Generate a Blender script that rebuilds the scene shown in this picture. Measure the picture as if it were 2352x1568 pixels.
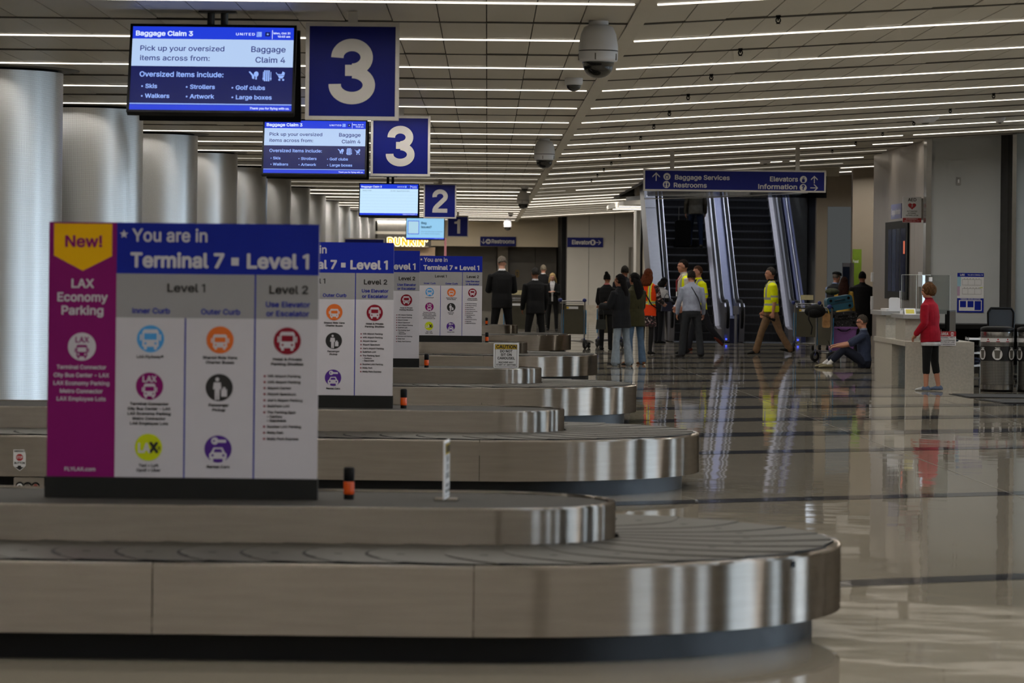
import bpy, bmesh, math, random, re
import numpy as np
from mathutils import Vector, Matrix
from mathutils.bvhtree import BVHTree
from mathutils.geometry import delaunay_2d_cdt
random.seed(7)
for _o in list(bpy.data.objects): bpy.data.objects.remove(_o)
S = bpy.context.scene
COL = S.collection
R = math.radians
PI = math.pi

# ------------------------------------------------------------------ camera
F, CX, CY, EYE, RHO = 8100.0, 1119.0, 620.0, 1.6, 0.0108   # focal length and axis in pixels of the 2352 wide frame
camd = bpy.data.cameras.new('camera')
cam = bpy.data.objects.new('camera', camd); COL.objects.link(cam)
camd.sensor_width = 36.0
camd.lens = F * 36.0 / 2352.0
camd.shift_x = (1176.0 - CX) / 2352.0
camd.shift_y = (CY - 784.0) / 2352.0
camd.clip_start, camd.clip_end = 0.5, 500.0
cam.location = (0, 0, EYE)
cam.rotation_euler = (PI / 2, -RHO, 0)
camd.dof.use_dof = True
camd.dof.focus_distance = 41.0
camd.dof.aperture_fstop = 6.0
S.camera = cam

# ------------------------------------------------------------------ daylight and exposure
W = bpy.data.worlds.new('daylight'); S.world = W
W.use_nodes = True
_bg = W.node_tree.nodes['Background']
_bg.inputs[0].default_value = (0.84, 0.91, 1.0, 1)
_bg.inputs[1].default_value = 15.0
STRIP = 3.0           # glow of the linear lights' side lens
LAMP = 10.0            # watts per metre thrown down by each linear light
S.view_settings.view_transform = 'Standard'
S.view_settings.look = 'None'
S.view_settings.gamma = 1.0
S.view_settings.use_curve_mapping = False
S.view_settings.exposure = 0.0
S.cycles.max_bounces = 4
S.cycles.diffuse_bounces = 2
S.cycles.glossy_bounces = 3
S.cycles.transmission_bounces = 4
S.cycles.transparent_max_bounces = 6
S.cycles.caustics_reflective = False
S.cycles.caustics_refractive = False
S.cycles.sample_clamp_indirect = 4.0
S.cycles.use_adaptive_sampling = True
S.cycles.adaptive_threshold = 0.08
S.cycles.adaptive_min_samples = 16
S.cycles.use_light_tree = False


def at(u, v, D):
    """point on the photograph's ray (u, v) at distance D along the hall"""
    a, b = u - CX, v - CY
    return ((a + b * RHO) * D / F, D, EYE - (b - a * RHO) * D / F)


# ------------------------------------------------------------------ materials
def lin(c):
    return tuple((x / 255 / 12.92 if x <= 10.3 else ((x / 255 + .055) / 1.055) ** 2.4) for x in c)


MATS = {}


def mat(name, rgb, rough=.5, metal=0.0, var=.08, scale=9.0, emit=0.0, alpha=1.0, spec=.5, aniso=0.0, bump=0.0, stretch=(1, 1, 1), coat=0.0):
    if name in MATS: return MATS[name]
    m = bpy.data.materials.new(name); m.use_nodes = True
    nt = m.node_tree; N = nt.nodes; L = nt.links
    p = N['Principled BSDF']
    c = lin(rgb)
    tc = N.new('ShaderNodeTexCoord'); mp = N.new('ShaderNodeMapping'); mp.inputs['Scale'].default_value = stretch
    no = N.new('ShaderNodeTexNoise'); no.inputs['Scale'].default_value = scale; no.inputs['Detail'].default_value = 3
    L.new(tc.outputs['Object'], mp.inputs['Vector']); L.new(mp.outputs[0], no.inputs['Vector'])
    rp = N.new('ShaderNodeValToRGB')
    rp.color_ramp.elements[0].position, rp.color_ramp.elements[1].position = .3, .7
    rp.color_ramp.elements[0].color = tuple(x * (1 - var) for x in c) + (1,)
    rp.color_ramp.elements[1].color = tuple(min(1, x * (1 + var)) for x in c) + (1,)
    L.new(no.outputs[0], rp.inputs[0]); L.new(rp.outputs[0], p.inputs['Base Color'])
    p.inputs['Roughness'].default_value = rough
    p.inputs['Metallic'].default_value = metal
    p.inputs['Specular IOR Level'].default_value = spec
    if coat: p.inputs['Coat Weight'].default_value = coat
    if aniso:
        p.inputs['Anisotropic'].default_value = aniso; p.inputs['Anisotropic Rotation'].default_value = .25
        tg = N.new('ShaderNodeTangent'); tg.direction_type = 'RADIAL'; tg.axis = 'Z'
        L.new(tg.outputs[0], p.inputs['Tangent'])
    if bump:
        b = N.new('ShaderNodeBump'); b.inputs['Strength'].default_value = bump; b.inputs['Distance'].default_value = .01
        L.new(no.outputs[0], b.inputs['Height']); L.new(b.outputs[0], p.inputs['Normal'])
    if emit:
        L.new(rp.outputs[0], p.inputs['Emission Color']); p.inputs['Emission Strength'].default_value = emit
    if alpha < 1: p.inputs['Alpha'].default_value = alpha
    MATS[name] = m
    return m


def light_mat(name, rgb, strength):
    """a thing that gives off light: screens, lamps, neon"""
    if name in MATS: return MATS[name]
    m = bpy.data.materials.new(name); m.use_nodes = True
    p = m.node_tree.nodes['Principled BSDF']
    c = lin(rgb) + (1,)
    p.inputs['Base Color'].default_value = (.01, .01, .01, 1); p.inputs['Roughness'].default_value = .5; p.inputs['Specular IOR Level'].default_value = .08
    p.inputs['Emission Color'].default_value = c; p.inputs['Emission Strength'].default_value = strength
    m.cycles.emission_sampling = 'NONE'
    MATS[name] = m
    return m


def glass_mat(name, rgb, clear=.85, rough=.03):
    if name in MATS: return MATS[name]
    m = bpy.data.materials.new(name); m.use_nodes = True
    nt = m.node_tree; N = nt.nodes; L = nt.links
    N.remove(N['Principled BSDF'])
    out = [n for n in N if n.type == 'OUTPUT_MATERIAL'][0]
    t = N.new('ShaderNodeBsdfTransparent'); t.inputs[0].default_value = lin(rgb) + (1,)
    g = N.new('ShaderNodeBsdfGlossy'); g.inputs['Roughness'].default_value = rough
    fr = N.new('ShaderNodeFresnel'); fr.inputs[0].default_value = 1.45
    mx = N.new('ShaderNodeMath'); mx.operation = 'ADD'; mx.inputs[1].default_value = 1 - clear; mx.use_clamp = True
    mix = N.new('ShaderNodeMixShader')
    L.new(fr.outputs[0], mx.inputs[0]); L.new(mx.outputs[0], mix.inputs[0]); L.new(t.outputs[0], mix.inputs[1]); L.new(g.outputs[0], mix.inputs[2])
    L.new(mix.outputs[0], out.inputs[0])
    MATS[name] = m
    return m


# ------------------------------------------------------------------ mesh building
class MB:
    """collects faces, each with a material slot, and links them as ONE mesh object"""
    def __init__(s): s.v, s.f, s.m, s.mats, s.sm = [], [], [], [], []

    def slot(s, m):
        if m not in s.mats: s.mats.append(m)
        return s.mats.index(m)

    def add(s, vs, fs, m, smooth=False, M=None):
        o = len(s.v); k = s.slot(m)
        if M is not None: vs = [M @ Vector(v) for v in vs]
        s.v += [tuple(v) for v in vs]
        for f in fs: s.f.append(tuple(o + i for i in f)); s.m.append(k); s.sm.append(smooth)
        return s

    def box(s, x0, x1, y0, y1, z0, z1, m, M=None):
        vs = [(x, y, z) for z in (z0, z1) for y in (y0, y1) for x in (x0, x1)]
        return s.add(vs, [(0, 2, 3, 1), (4, 5, 7, 6), (0, 1, 5, 4), (2, 6, 7, 3), (0, 4, 6, 2), (1, 3, 7, 5)], m, False, M)

    def rbox(s, x0, x1, y0, y1, z0, z1, m, r=.02, n=3, axis='z', M=None):
        """box with four rounded edges along an axis"""
        A = {'z': (x0, x1, y0, y1, z0, z1), 'y': (x0, x1, z0, z1, y0, y1), 'x': (y0, y1, z0, z1, x0, x1)}[axis]
        pts = []
        for (cx, cy, a0) in ((A[1] - r, A[3] - r, 0), (A[0] + r, A[3] - r, 90), (A[0] + r, A[2] + r, 180), (A[1] - r, A[2] + r, 270)):
            for i in range(n + 1):
                a = R(a0 + 90 * i / n); pts.append((cx + r * math.cos(a), cy + r * math.sin(a)))
        return s.prism(pts, A[4], A[5], m, axis, M)

    def prism(s, pts, h0, h1, m, axis='z', M=None, smooth=False):
        def P(a, b, h): return {'z': (a, b, h), 'y': (a, h, b), 'x': (h, a, b)}[axis]
        n = len(pts)
        vs = [P(a, b, h0) for a, b in pts] + [P(a, b, h1) for a, b in pts]
        fs = [tuple(range(n))[::-1], tuple(range(n, 2 * n))]
        if axis == 'y': fs = [f[::-1] for f in fs]
        s.add(vs, fs, m, False, M)
        o = [(i, (i + 1) % n, n + (i + 1) % n, n + i) for i in range(n)]
        if axis == 'y': o = [f[::-1] for f in o]
        return s.add(vs, o, m, smooth, M)

    def lathe(s, prof, m, seg=24, M=None, smooth=True, a0=0, a1=2 * PI):
        full = abs(a1 - a0 - 2 * PI) < 1e-6
        n = len(prof); k = seg if full else seg + 1
        vs = []
        for i in range(k):
            a = a0 + (a1 - a0) * i / seg
            vs += [(r * math.cos(a), r * math.sin(a), z) for r, z in prof]
        fs = []
        for i in range(seg):
            j = (i + 1) % k
            for q in range(n - 1):
                fs.append((i * n + q, j * n + q, j * n + q + 1, i * n + q + 1))
        return s.add(vs, fs, m, smooth, M)

    def cyl(s, r, z0, z1, m, seg=20, M=None, r1=None):
        r1 = r if r1 is None else r1
        s.lathe([(r, z0), (r1, z1)], m, seg, M)
        for rr, z, fl in ((r, z0, 1), (r1, z1, 0)):
            vs = [(rr * math.cos(2 * PI * i / seg), rr * math.sin(2 * PI * i / seg), z) for i in range(seg)]
            f = tuple(range(seg)); s.add(vs, [f[::-1] if fl else f], m, False, M)
        return s

    def tube(s, pts, rad, m, seg=8, M=None, caps=True, smooth=True):
        pts = [Vector(p) for p in pts]; n = len(pts)
        rr = rad if isinstance(rad, (list, tuple)) else [rad] * n
        vs = []; up = None
        for i, p in enumerate(pts):
            t = (pts[min(i + 1, n - 1)] - pts[max(i - 1, 0)]).normalized()
            if up is None:
                up = Vector((0, 0, 1)) if abs(t.z) < .9 else Vector((1, 0, 0))
            a = t.cross(up).normalized(); up = a.cross(t).normalized()
            for k in range(seg):
                q = 2 * PI * k / seg
                vs.append(p + (a * math.cos(q) + up * math.sin(q)) * rr[i])
        fs = [(i * seg + k, i * seg + (k + 1) % seg, (i + 1) * seg + (k + 1) % seg, (i + 1) * seg + k) for i in range(n - 1) for k in range(seg)]
        s.add(vs, fs, m, smooth, M)
        if caps:
            s.add(vs[:seg], [tuple(range(seg))[::-1]], m, False, M)
            s.add(vs[-seg:], [tuple(range(seg))], m, False, M)
        return s

    def loft(s, rings, m, seg=14, M=None, smooth=True):
        """rings: (centre, rx, ry, axis_u, axis_v)"""
        vs = []
        for c, rx, ry, u, v in rings:
            c, u, v = Vector(c), Vector(u), Vector(v)
            for k in range(seg):
                q = 2 * PI * k / seg
                vs.append(c + u * (rx * math.cos(q)) + v * (ry * math.sin(q)))
        n = len(rings)
        fs = [(i * seg + k, i * seg + (k + 1) % seg, (i + 1) * seg + (k + 1) % seg, (i + 1) * seg + k) for i in range(n - 1) for k in range(seg)]
        fs += [tuple(range(seg))[::-1], tuple(range((n - 1) * seg, n * seg))]
        return s.add(vs, fs, m, smooth, M)

    def ball(s, c, r, m, seg=12, M=None):
        rx, ry, rz = r if isinstance(r, (tuple, list)) else (r, r, r)
        prof = [(math.sin(PI * i / seg), -math.cos(PI * i / seg)) for i in range(seg + 1)]
        T = Matrix.Translation(c) @ Matrix.Diagonal((rx, ry, rz, 1))
        return s.lathe(prof, m, seg + 4, T if M is None else M @ T)

    # flat print on a board facing -y, at depth y
    def rect(s, x0, x1, z0, z1, y, m, M=None):
        return s.add([(x0, y, z0), (x1, y, z0), (x1, y, z1), (x0, y, z1)], [(0, 1, 2, 3)], m, False, M)

    def flat(s, pts, y, m, M=None):
        return s.add([(a, y, b) for a, b in pts], [tuple(range(len(pts)))], m, False, M)

    def disc(s, x, z, r, y, m, seg=28, M=None, rz=None):
        rz = rz or r
        return s.flat([(x + r * math.cos(2 * PI * i / seg), z + rz * math.sin(2 * PI * i / seg)) for i in range(seg)], y, m, M)

    def text(s, body, x, z, cap, y, m, align='l', bold=0.0, width=None, M=None, spacing=1.0):
        vs, fs, w = glyphs(body, spacing)
        k = cap / CAPH; kx = k
        if width: kx = width / max(w, 1e-6)
        off = {'l': 0, 'c': -w / 2, 'r': -w}[align]
        bold = max(bold, .012); n = 8 if cap > .03 and bold > .015 else 4              # a heavier face: the strokes drawn wider
        for i in range(n):
            dx, dz = bold * math.cos(2 * PI * i / n + .4), bold * math.sin(2 * PI * i / n + .4)
            s.add([(x + (a + off + dx) * kx, y - i * 1.5e-4, z + (b + dz) * k) for a, b in vs], fs, m, False, M)
        return s

    def stroke(s, pts, w, y, m, M=None):
        n = len(pts); L, Rr = [], []
        for i, (a, c) in enumerate(pts):
            p, q = pts[max(i - 1, 0)], pts[min(i + 1, n - 1)]
            dx, dz = q[0] - p[0], q[1] - p[1]; l = math.hypot(dx, dz) or 1
            L.append((a - dz / l * w / 2, y, c + dx / l * w / 2)); Rr.append((a + dz / l * w / 2, y, c - dx / l * w / 2))
        return s.add(L + Rr, [(i, n + i, n + i + 1, i + 1) for i in range(n - 1)], m, False, M)

    def build(s, name, parent=None, loc=None, rot=None):
        me = bpy.data.meshes.new(name)
        me.from_pydata(s.v, [], s.f)
        for m in s.mats: me.materials.append(m)
        me.polygons.foreach_set('material_index', s.m)
        me.polygons.foreach_set('use_smooth', s.sm)
        me.update()
        return link(name, me, parent, loc, rot)


def link(name, me, parent=None, loc=None, rot=None):
    o = bpy.data.objects.new(name, me); COL.objects.link(o)
    if parent is not None: o.parent = parent
    if loc is not None: o.location = loc
    if rot is not None: o.rotation_euler = rot
    return o


def thing(name, label, cat, loc=(0, 0, 0), rz=0.0, group=None, kind=None):
    o = bpy.data.objects.new(name, None); COL.objects.link(o)
    o.empty_display_size = .1
    o.location = loc; o.rotation_euler = (0, 0, rz)
    return tag(o, label, cat, group, kind)


def tag(o, label=None, cat=None, group=None, kind=None):
    if label: o['label'] = label
    if cat: o['category'] = cat
    if group: o['group'] = group
    if kind: o['kind'] = kind
    return o


def copy_tree(o, parent=None):
    c = o.copy(); COL.objects.link(c); c.parent = parent
    for ch in list(o.children): copy_tree(ch, c)
    return c


# ------------------------------------------------------------------ lettering
try:
    import os
    FONT = bpy.data.fonts.load(os.path.join(bpy.utils.system_resource('DATAFILES'), 'fonts', 'Inter.woff2'))
except Exception:
    FONT = None
CAPH = .72
_G = {}


def glyphs(body, spacing=1.0):
    key = (body, spacing)
    if key in _G: return _G[key]
    if '1' in body or 'I' in body:                       # plain sans-serif 1 and I
        vs, fs, x = [], [], 0.0
        for seg in re.split('([1I])', body):
            if seg in ('1', 'I'):
                o = len(vs)
                if seg == 'I': q = [(.09, 0), (.165, 0), (.165, .727), (.09, .727)]; fs.append((o, o + 1, o + 2, o + 3)); x1 = .255
                else:
                    q = [(.2, 0), (.275, 0), (.275, .727), (.225, .727), (.2, .70), (.05, .56), (.05, .64), (.2, .655), (.225, .727)]
                    fs += [(o, o + 1, o + 2, o + 3, o + 4), (o + 5, o + 7, o + 8, o + 6)]; x1 = .42
                k = CAPH / .727; vs += [(a * k + x, c * k) for a, c in q]; x += x1 * k * spacing
            elif seg:
                g = glyphs(seg, spacing); o = len(vs)
                vs += [(a + x, c) for a, c in g[0]]; fs += [tuple(o + i for i in f) for f in g[1]]
                x += glyphs(seg + 'H', spacing)[2] - glyphs('H', spacing)[2]
        _G[key] = (vs, fs, max(a for a, c in vs))
        return _G[key]
    cu = bpy.data.curves.new('t', 'FONT'); cu.body = body
    if FONT: cu.font = FONT
    cu.resolution_u = 2; cu.space_character = spacing
    cu.fill_mode = 'NONE'
    ob = bpy.data.objects.new('t', cu); COL.objects.link(ob)
    dg = bpy.context.evaluated_depsgraph_get()
    ev = ob.evaluated_get(dg); me = ev.to_mesh()
    pv = [Vector((v.co.x, v.co.y)) for v in me.vertices]; pe = [tuple(q.vertices) for q in me.edges]
    if pe:                                               # fill the outlines, leaving counters open
        r = delaunay_2d_cdt(pv, pe, [], 0, 1e-5)
        vs = [tuple(v) for v in r[0]]; fs = []
        A = np.array([pv[i] for i, j in pe]); B = np.array([pv[j] for i, j in pe])
        T = np.array([[vs[i] for i in f] for f in r[2]]).mean(axis=1)
        cx, cy = T[:, :1], T[:, 1:]
        dz = B[:, 1] - A[:, 1]; dz[dz == 0] = 1e-12
        hit = ((A[:, 1] > cy) != (B[:, 1] > cy)) & (A[:, 0] + (cy - A[:, 1]) / dz * (B[:, 0] - A[:, 0]) > cx)
        fs = [tuple(f) for f, k in zip(r[2], hit.sum(axis=1) % 2) if k]
    else: vs, fs = [], []
    ev.to_mesh_clear()
    bpy.data.objects.remove(ob); bpy.data.curves.remove(cu)
    w = max([a for a, b in vs], default=.5)
    _G[key] = (vs, fs, w)
    return _G[key]


_v = glyphs('H')[0]
if _v: CAPH = max(b for a, b in _v)

# ================================================================== the setting
CEIL = 3.5                    # flat ceiling
SPX0, SPX1 = 1.055, 1.175     # flat beam between the two ceilings
SLOPE = math.atan(.065)       # the other ceiling rises away from the beam
ROW0, PITCH = 25.0, 4.02      # light rows along the hall
WALLX = -6.6
FARY = 131.0

M_panel = mat('ceiling_panel_paint', (190, 184, 170), .45, 0, .02, 3)
M_dark = mat('ceiling_void', (26, 25, 23), .8)
M_slot = mat('ceiling_slot_metal', (92, 89, 83), .6, .2)
M_beam = mat('ceiling_beam_paint', (196, 190, 176), .45, 0, .03, 2)
M_white = mat('white_plastic', (226, 226, 228), .4, 0, .03)
M_black = mat('black_plastic', (12, 12, 13), .5, 0, .1, spec=.12)
M_trim = mat('strip_housing', (150, 148, 140), .5, .2)
M_strip = light_mat('linear_lamp', (255, 244, 226), STRIP)
M_dim = light_mat('linear_lamp_dim', (255, 244, 226), .55)      # weaker glow painted for far rows that panel edges half hide


def floor_mat():
    m = bpy.data.materials.new('terrazzo'); m.use_nodes = True
    nt = m.node_tree; N = nt.nodes; L = nt.links; p = N['Principled BSDF']
    tc = N.new('ShaderNodeTexCoord')
    n1 = N.new('ShaderNodeTexNoise'); n1.inputs['Scale'].default_value = 38; n1.inputs['Detail'].default_value = 4
    n2 = N.new('ShaderNodeTexVoronoi'); n2.inputs['Scale'].default_value = 55
    L.new(tc.outputs['Object'], n1.inputs['Vector']); L.new(tc.outputs['Object'], n2.inputs['Vector'])
    rp = N.new('ShaderNodeValToRGB')
    rp.color_ramp.elements[0].color = lin((136, 129, 115)) + (1,); rp.color_ramp.elements[0].position = .3
    rp.color_ramp.elements[1].color = lin((162, 154, 139)) + (1,); rp.color_ramp.elements[1].position = .7
    L.new(n1.outputs[0], rp.inputs[0])
    mx = N.new('ShaderNodeMix'); mx.data_type = 'RGBA'; mx.blend_type = 'MULTIPLY'; mx.inputs[0].default_value = .04
    L.new(rp.outputs[0], mx.inputs[6]); L.new(n2.outputs['Color'], mx.inputs[7])
    L.new(mx.outputs[2], p.inputs['Base Color'])
    return m, p, N, L, tc


def polish(p, N, L, tc):
    p.inputs['Roughness'].default_value = .035
    p.inputs['Specular IOR Level'].default_value = .42
    mp = N.new('ShaderNodeMapping'); mp.inputs['Scale'].default_value = (.9, .7, 1)
    nz = N.new('ShaderNodeTexNoise'); nz.inputs['Scale'].default_value = 1.6; nz.inputs['Detail'].default_value = 2
    L.new(tc.outputs['Object'], mp.inputs['Vector']); L.new(mp.outputs[0], nz.inputs['Vector'])
    b = N.new('ShaderNodeBump'); b.inputs['Strength'].default_value = .2; b.inputs['Distance'].default_value = .012
    L.new(nz.outputs[0], b.inputs['Height']); L.new(b.outputs[0], p.inputs['Normal'])


_f = floor_mat(); polish(_f[1], *_f[2:5]); M_floor = _f[0]
M_stripe = mat('dark_terrazzo', (74, 75, 80), .08, 0, .2, 40, spec=.42)
polish(M_stripe.node_tree.nodes['Principled BSDF'], M_stripe.node_tree.nodes, M_stripe.node_tree.links,
       [n for n in M_stripe.node_tree.nodes if n.type == 'TEX_COORD'][0])

# floor, with the dark inlaid bands that cross the hall at an angle
b = MB(); b.box(WALLX - .3, 14, -16, 150, -.1, 0, M_floor)
floor = tag(b.build('floor'), 'polished beige terrazzo floor with dark inlaid bands', None, None, 'structure')
SL = .55
bands = [(4.0, .36), (10.6, .36), (17.2, .36), (23.8, .4), (30.2, .5)] + [(33.5 + 3.36 * k, .82) for k in range(28)]
for d0, w in bands:
    b = MB()
    x0, x1 = (-.5 if d0 > 40 else -3.5), 9.8
    b.add([(x0, d0 + SL * x0 - w / 2, .0015), (x1, d0 + SL * x1 - w / 2, .0015), (x1, d0 + SL * x1 + w / 2, .0015), (x0, d0 + SL * x0 + w / 2, .0015)], [(0, 1, 2, 3)], M_stripe)
    b.build('floor_band', floor)
b = MB()
for (x0, y0, x1, y1) in ((6.0, 52.0, 5.6, 30.0), (3.2, 60, 3.9, 24), (-2.0, 14.1, -1.85, 12.2)):
    b.add([(x0 - .003, y0, .002), (x1 - .003, y1, .002), (x1 + .003, y1, .002), (x0 + .003, y0, .002)], [(0, 1, 2, 3)], mat('floor_joint', (96, 90, 78), .3))
b.build('floor_joint', floor)

# --- flat ceiling over the carousels
ceil_l = tag(bpy.data.objects.new('ceiling', None), 'flat ceiling of pale metal panels above the carousels', None, None, 'structure'); COL.objects.link(ceil_l)
ceil_l.location = (0, 0, CEIL)
b = MB(); b.box(WALLX - .3, SPX0, -16, 142, .07, .12, M_dark); b.build('void', ceil_l)
b = MB(); b.box(SPX0, SPX1, -16, 140, -.012, .12, M_beam); b.build('beam', ceil_l)

# --- rising ceiling
ceil_r = tag(bpy.data.objects.new('ceiling', None), 'sloping ceiling of pale metal panels over the walkway', None, None, 'structure'); COL.objects.link(ceil_r)
ceil_r.location = (SPX1, 0, CEIL); ceil_r.rotation_euler = (0, -SLOPE, 0)
b = MB()
b.box(0, 13, -16, 76.5, .07, .12, M_dark); b.box(0, 2.4, 76.5, 132, .07, .12, M_dark); b.box(2.4, 4.9, 101, 132, .07, .12, M_dark); b.box(6.5, 8.6, 76.5, 88, .07, .12, M_dark)
b.build('void', ceil_r)


def ceiling_panels(root, x0, x1, w, side):
    """metal panels between each light row and the dark slot half way to the next"""
    b = MB(); b.box(.004, w - .004, .025, PITCH / 2 - .025, 0, .02, M_panel)
    me = None; n = 0
    rest = MB()
    lim = 76.5 if side > 0 else 141
    k = -20
    while True:
        y = ROW0 + k * PITCH / 2
        if y > lim: break
        if y > -16:
            edge = F * .03
            xs = np.arange(x0, x1 - w * .5, w)
            for x in xs:
                X = x if side < 0 else SPX1 + x
                u = CX + F * (X + w / 2) / max(y, 1)
                seen = 23 < y < 54 and -60 < u < 2420 and n < 299
                if side > 0 and y > 76.5 - PITCH / 2 + .3: pass
                if seen:
                    if me is None: o = b.build('ceiling_panel', root, (x, y, 0)); me = o.data
                    else: o = link('ceiling_panel', me, root, (x, y, 0))
                    o.rotation_euler = (random.gauss(0, .0012), random.gauss(0, .0012), 0)
                    n += 1
                else:
                    rest.box(x + .004, x + w - .004, y + .025, y + PITCH / 2 - .025, 0, .02, M_panel)
        k += 1
    o = rest.build('far_panels', root); o['kind'] = 'stuff'
    # dark metal carriers in the slots
    s = MB()
    k = -10
    while ROW0 + (k + .5) * PITCH < lim:
        y = ROW0 + (k + .5) * PITCH
        s.box(x0, x1, y - .024, y + .024, -.011, .03, M_slot); k += 1
    s.build('slot_carrier', root)


ceiling_panels(ceil_l, SPX0 - .36 * 21, SPX0 + .001, .36, -1)
ceiling_panels(ceil_r, 0, 12.6, .316, 1)
far = MB()   # past the stairwell the sloping ceiling goes on as a narrow strip
for k in range(27):
    y = 76.5 + 2.01 * k
    far.box(.004, 2.4 if y < 101 else 4.9, y + .025, y + 1.985, 0, .02, M_panel)
    if y < 86: far.box(6.5, 8.6, y + .025, y + 1.985, 0, .02, M_panel)
far.build('far_panels', ceil_r)['kind'] = 'stuff'

# --- linear lights: a slim glowing lens just proud of the ceiling, throwing its light downwards
def linear_light(label, group, loc, rot, a, c, mult=1.0):
    t = thing('ceiling_light', label, 'ceiling light', loc, 0, group); t.rotation_euler = rot
    q = MB(); q.box(a, c, -.014, .014, -.013, .004, M_dim if loc[1] > 60 and random.random() < .38 else M_strip); q.build('diffuser', t)
    q = MB(); q.box(a - .01, c + .02, -.024, -.0145, -.003, .05, M_trim); q.box(a - .01, c + .02, .0145, .024, -.003, .05, M_trim)
    q.box(a - .01, c + .02, -.0145, .0145, .005, .05, M_trim); q.build('housing', t)
    ld = bpy.data.lights.new('lamp', 'AREA'); ld.shape = 'RECTANGLE'; ld.size = c - a - .1; ld.size_y = .03
    ld.energy = mult * LAMP * (c - a) * (1.0 if loc[1] < 90 else 1.6 if loc[1] < 115 else 2.5); ld.color = (1.0, .955, .885); ld.spread = R(167 if loc[1] < 90 else 180)
    o = bpy.data.objects.new('lamp', ld); COL.objects.link(o); o.parent = t; o.location = ((a + c) / 2, 0, -.015)


tl = 'thin white linear light running across the flat ceiling'
tr = 'thin white linear light running across the sloping ceiling'
for k in range(-9, 29):
    y = ROW0 + k * PITCH
    segs = [(-6.2, SPX0 - .03)]
    if k in (13, 19, 22): segs = [(-6.2, -1.2), (-1.0, SPX0 - .03)]
    for a, c in segs: linear_light(tl, 'linear lights in the flat ceiling', (0, y, CEIL), (0, 0, 0), a, c)
for k in range(-9, 26):
    y = ROW0 + k * PITCH
    end = 9.35 if y < 59 else (6.2 if y < 76.5 else (2.3 if y < 101 else 4.6))
    segs = [(.012, end)]
    if k in (13, 14): segs.append((6.56, 8.1))
    if k == 8: segs = [(.012, 5.55), (5.72, end)]
    if k == 9: segs = [(.012, 5.2), (5.5, end)]
    if k == 11: segs = [(.012, 4.6), (4.75, end)]
    if k == 15: segs = [(.02, .7), (.95, end)]
    for a, c in segs: linear_light(tr, 'linear lights in the sloping ceiling', (SPX1, y, CEIL), (0, -SLOPE, 0), a, c, 3.5 if a > 6 and y > 76 else 1.0)

# --- walls
M_wall = mat('grey_wall_panel', (176, 172, 164), .5, 0, .03, 1.5)
M_cool = mat('grey_laminate', (174, 177, 178), .35, 0, .03, 1.5)
M_cream = mat('cream_plaster', (228, 212, 184), .6, 0, .03, 1)
M_brown = mat('dark_partition', (94, 87, 77), .45, 0, .1, 2)
M_pier = mat('partition_pier', (150, 140, 124), .5, 0, .05, 2)
M_smetal = mat('satin_metal_panel', (168, 158, 148), .34, .75, .04, 2, aniso=.5)
M_trimmetal = mat('polished_trim', (150, 148, 144), .25, .9, .05)


def wall(name, parts, label=None):
    o = tag(bpy.data.objects.new(name, None), label, None, None, 'structure'); COL.objects.link(o)
    for nm, bx, m in parts:
        q = MB(); q.box(*bx, m); q.build(nm, o)
    return o


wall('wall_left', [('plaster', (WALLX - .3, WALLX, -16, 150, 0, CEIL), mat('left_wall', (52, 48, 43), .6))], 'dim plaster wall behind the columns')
wall('wall_back', [('plaster', (WALLX, 14, -16.3, -16, 0, 4.6), M_wall)], 'grey wall behind the camera')

# wall on the walkway side near the camera: daylight comes in through its glazed bays
wr = tag(bpy.data.objects.new('wall_right', None), 'walkway wall with tall glazed bays', None, None, 'structure'); COL.objects.link(wr)
WX = 10.6
M_pane = glass_mat('window_glass', (232, 240, 246), .93)
M_mull = mat('mullion', (70, 72, 75), .4, .6)
bays = [(-13, -11.8), (-9.6, -8.9), (-7.6, -5.9), (-4, -3.3), (-2, -.4), (1.2, 1.9), (3.6, 4.3), (5.4, 7.6), (9.4, 10.2), (11.4, 12.1), (13.8, 15.9), (17.4, 18.1), (20, 21.6), (24, 24.9), (26.4, 28.3), (31, 31.9), (34, 36), (39, 40.2), (43, 44.6), (48, 49.2), (52, 54)]
edges = [-16] + [e for bb in bays for e in bb] + [59.0]
for i in range(0, len(edges), 2):
    q = MB(); q.box(WX, WX + .3, edges[i], edges[i + 1], 0, 4.3, M_wall); q.build('pier', wr)
for y0, y1 in bays:
    q = MB(); q.box(WX, WX + .3, y0, y1, 0, .05, M_wall); q.box(WX, WX + .3, y0, y1, 3.3, 4.3, M_wall); q.build('spandrel', wr)
    q = MB()
    for yy in ((y0, (y0 + y1) / 2 - .03, y1 - .06) if y1 - y0 > 1.4 else (y0, y1 - .06)): q.box(WX + .1, WX + .18, yy, yy + .06, .05, 3.3, M_mull)
    q.box(WX + .1, WX + .18, y0, y1, 2.3, 2.36, M_mull); q.build('window_frame', wr)
    for ya, yb in (((y0 + .06, (y0 + y1) / 2 - .03), ((y0 + y1) / 2 + .03, y1 - .06)) if y1 - y0 > 1.4 else ((y0 + .06, y1 - .06),)):
        q = MB(); q.box(WX + .13, WX + .142, ya, yb, .05, 3.3, M_pane); q.build('pane', wr)
for y0, y1 in bays:      # daylight enters through each glazed bay
    ld = bpy.data.lights.new('window_portal', 'AREA'); ld.shape = 'RECTANGLE'; ld.size = 3.25; ld.size_y = y1 - y0; ld.cycles.is_portal = True
    o = bpy.data.objects.new('window_portal', ld); COL.objects.link(o); o.location = (WX + .2, (y0 + y1) / 2, 1.675); o.rotation_euler = (0, R(90), 0)
q = MB(); q.box(14, 60, -40, 160, -.15, -.05, mat('outside_paving', (120, 118, 112), .8)); tag(q.build('ground'), None, None, None, 'structure')

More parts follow.
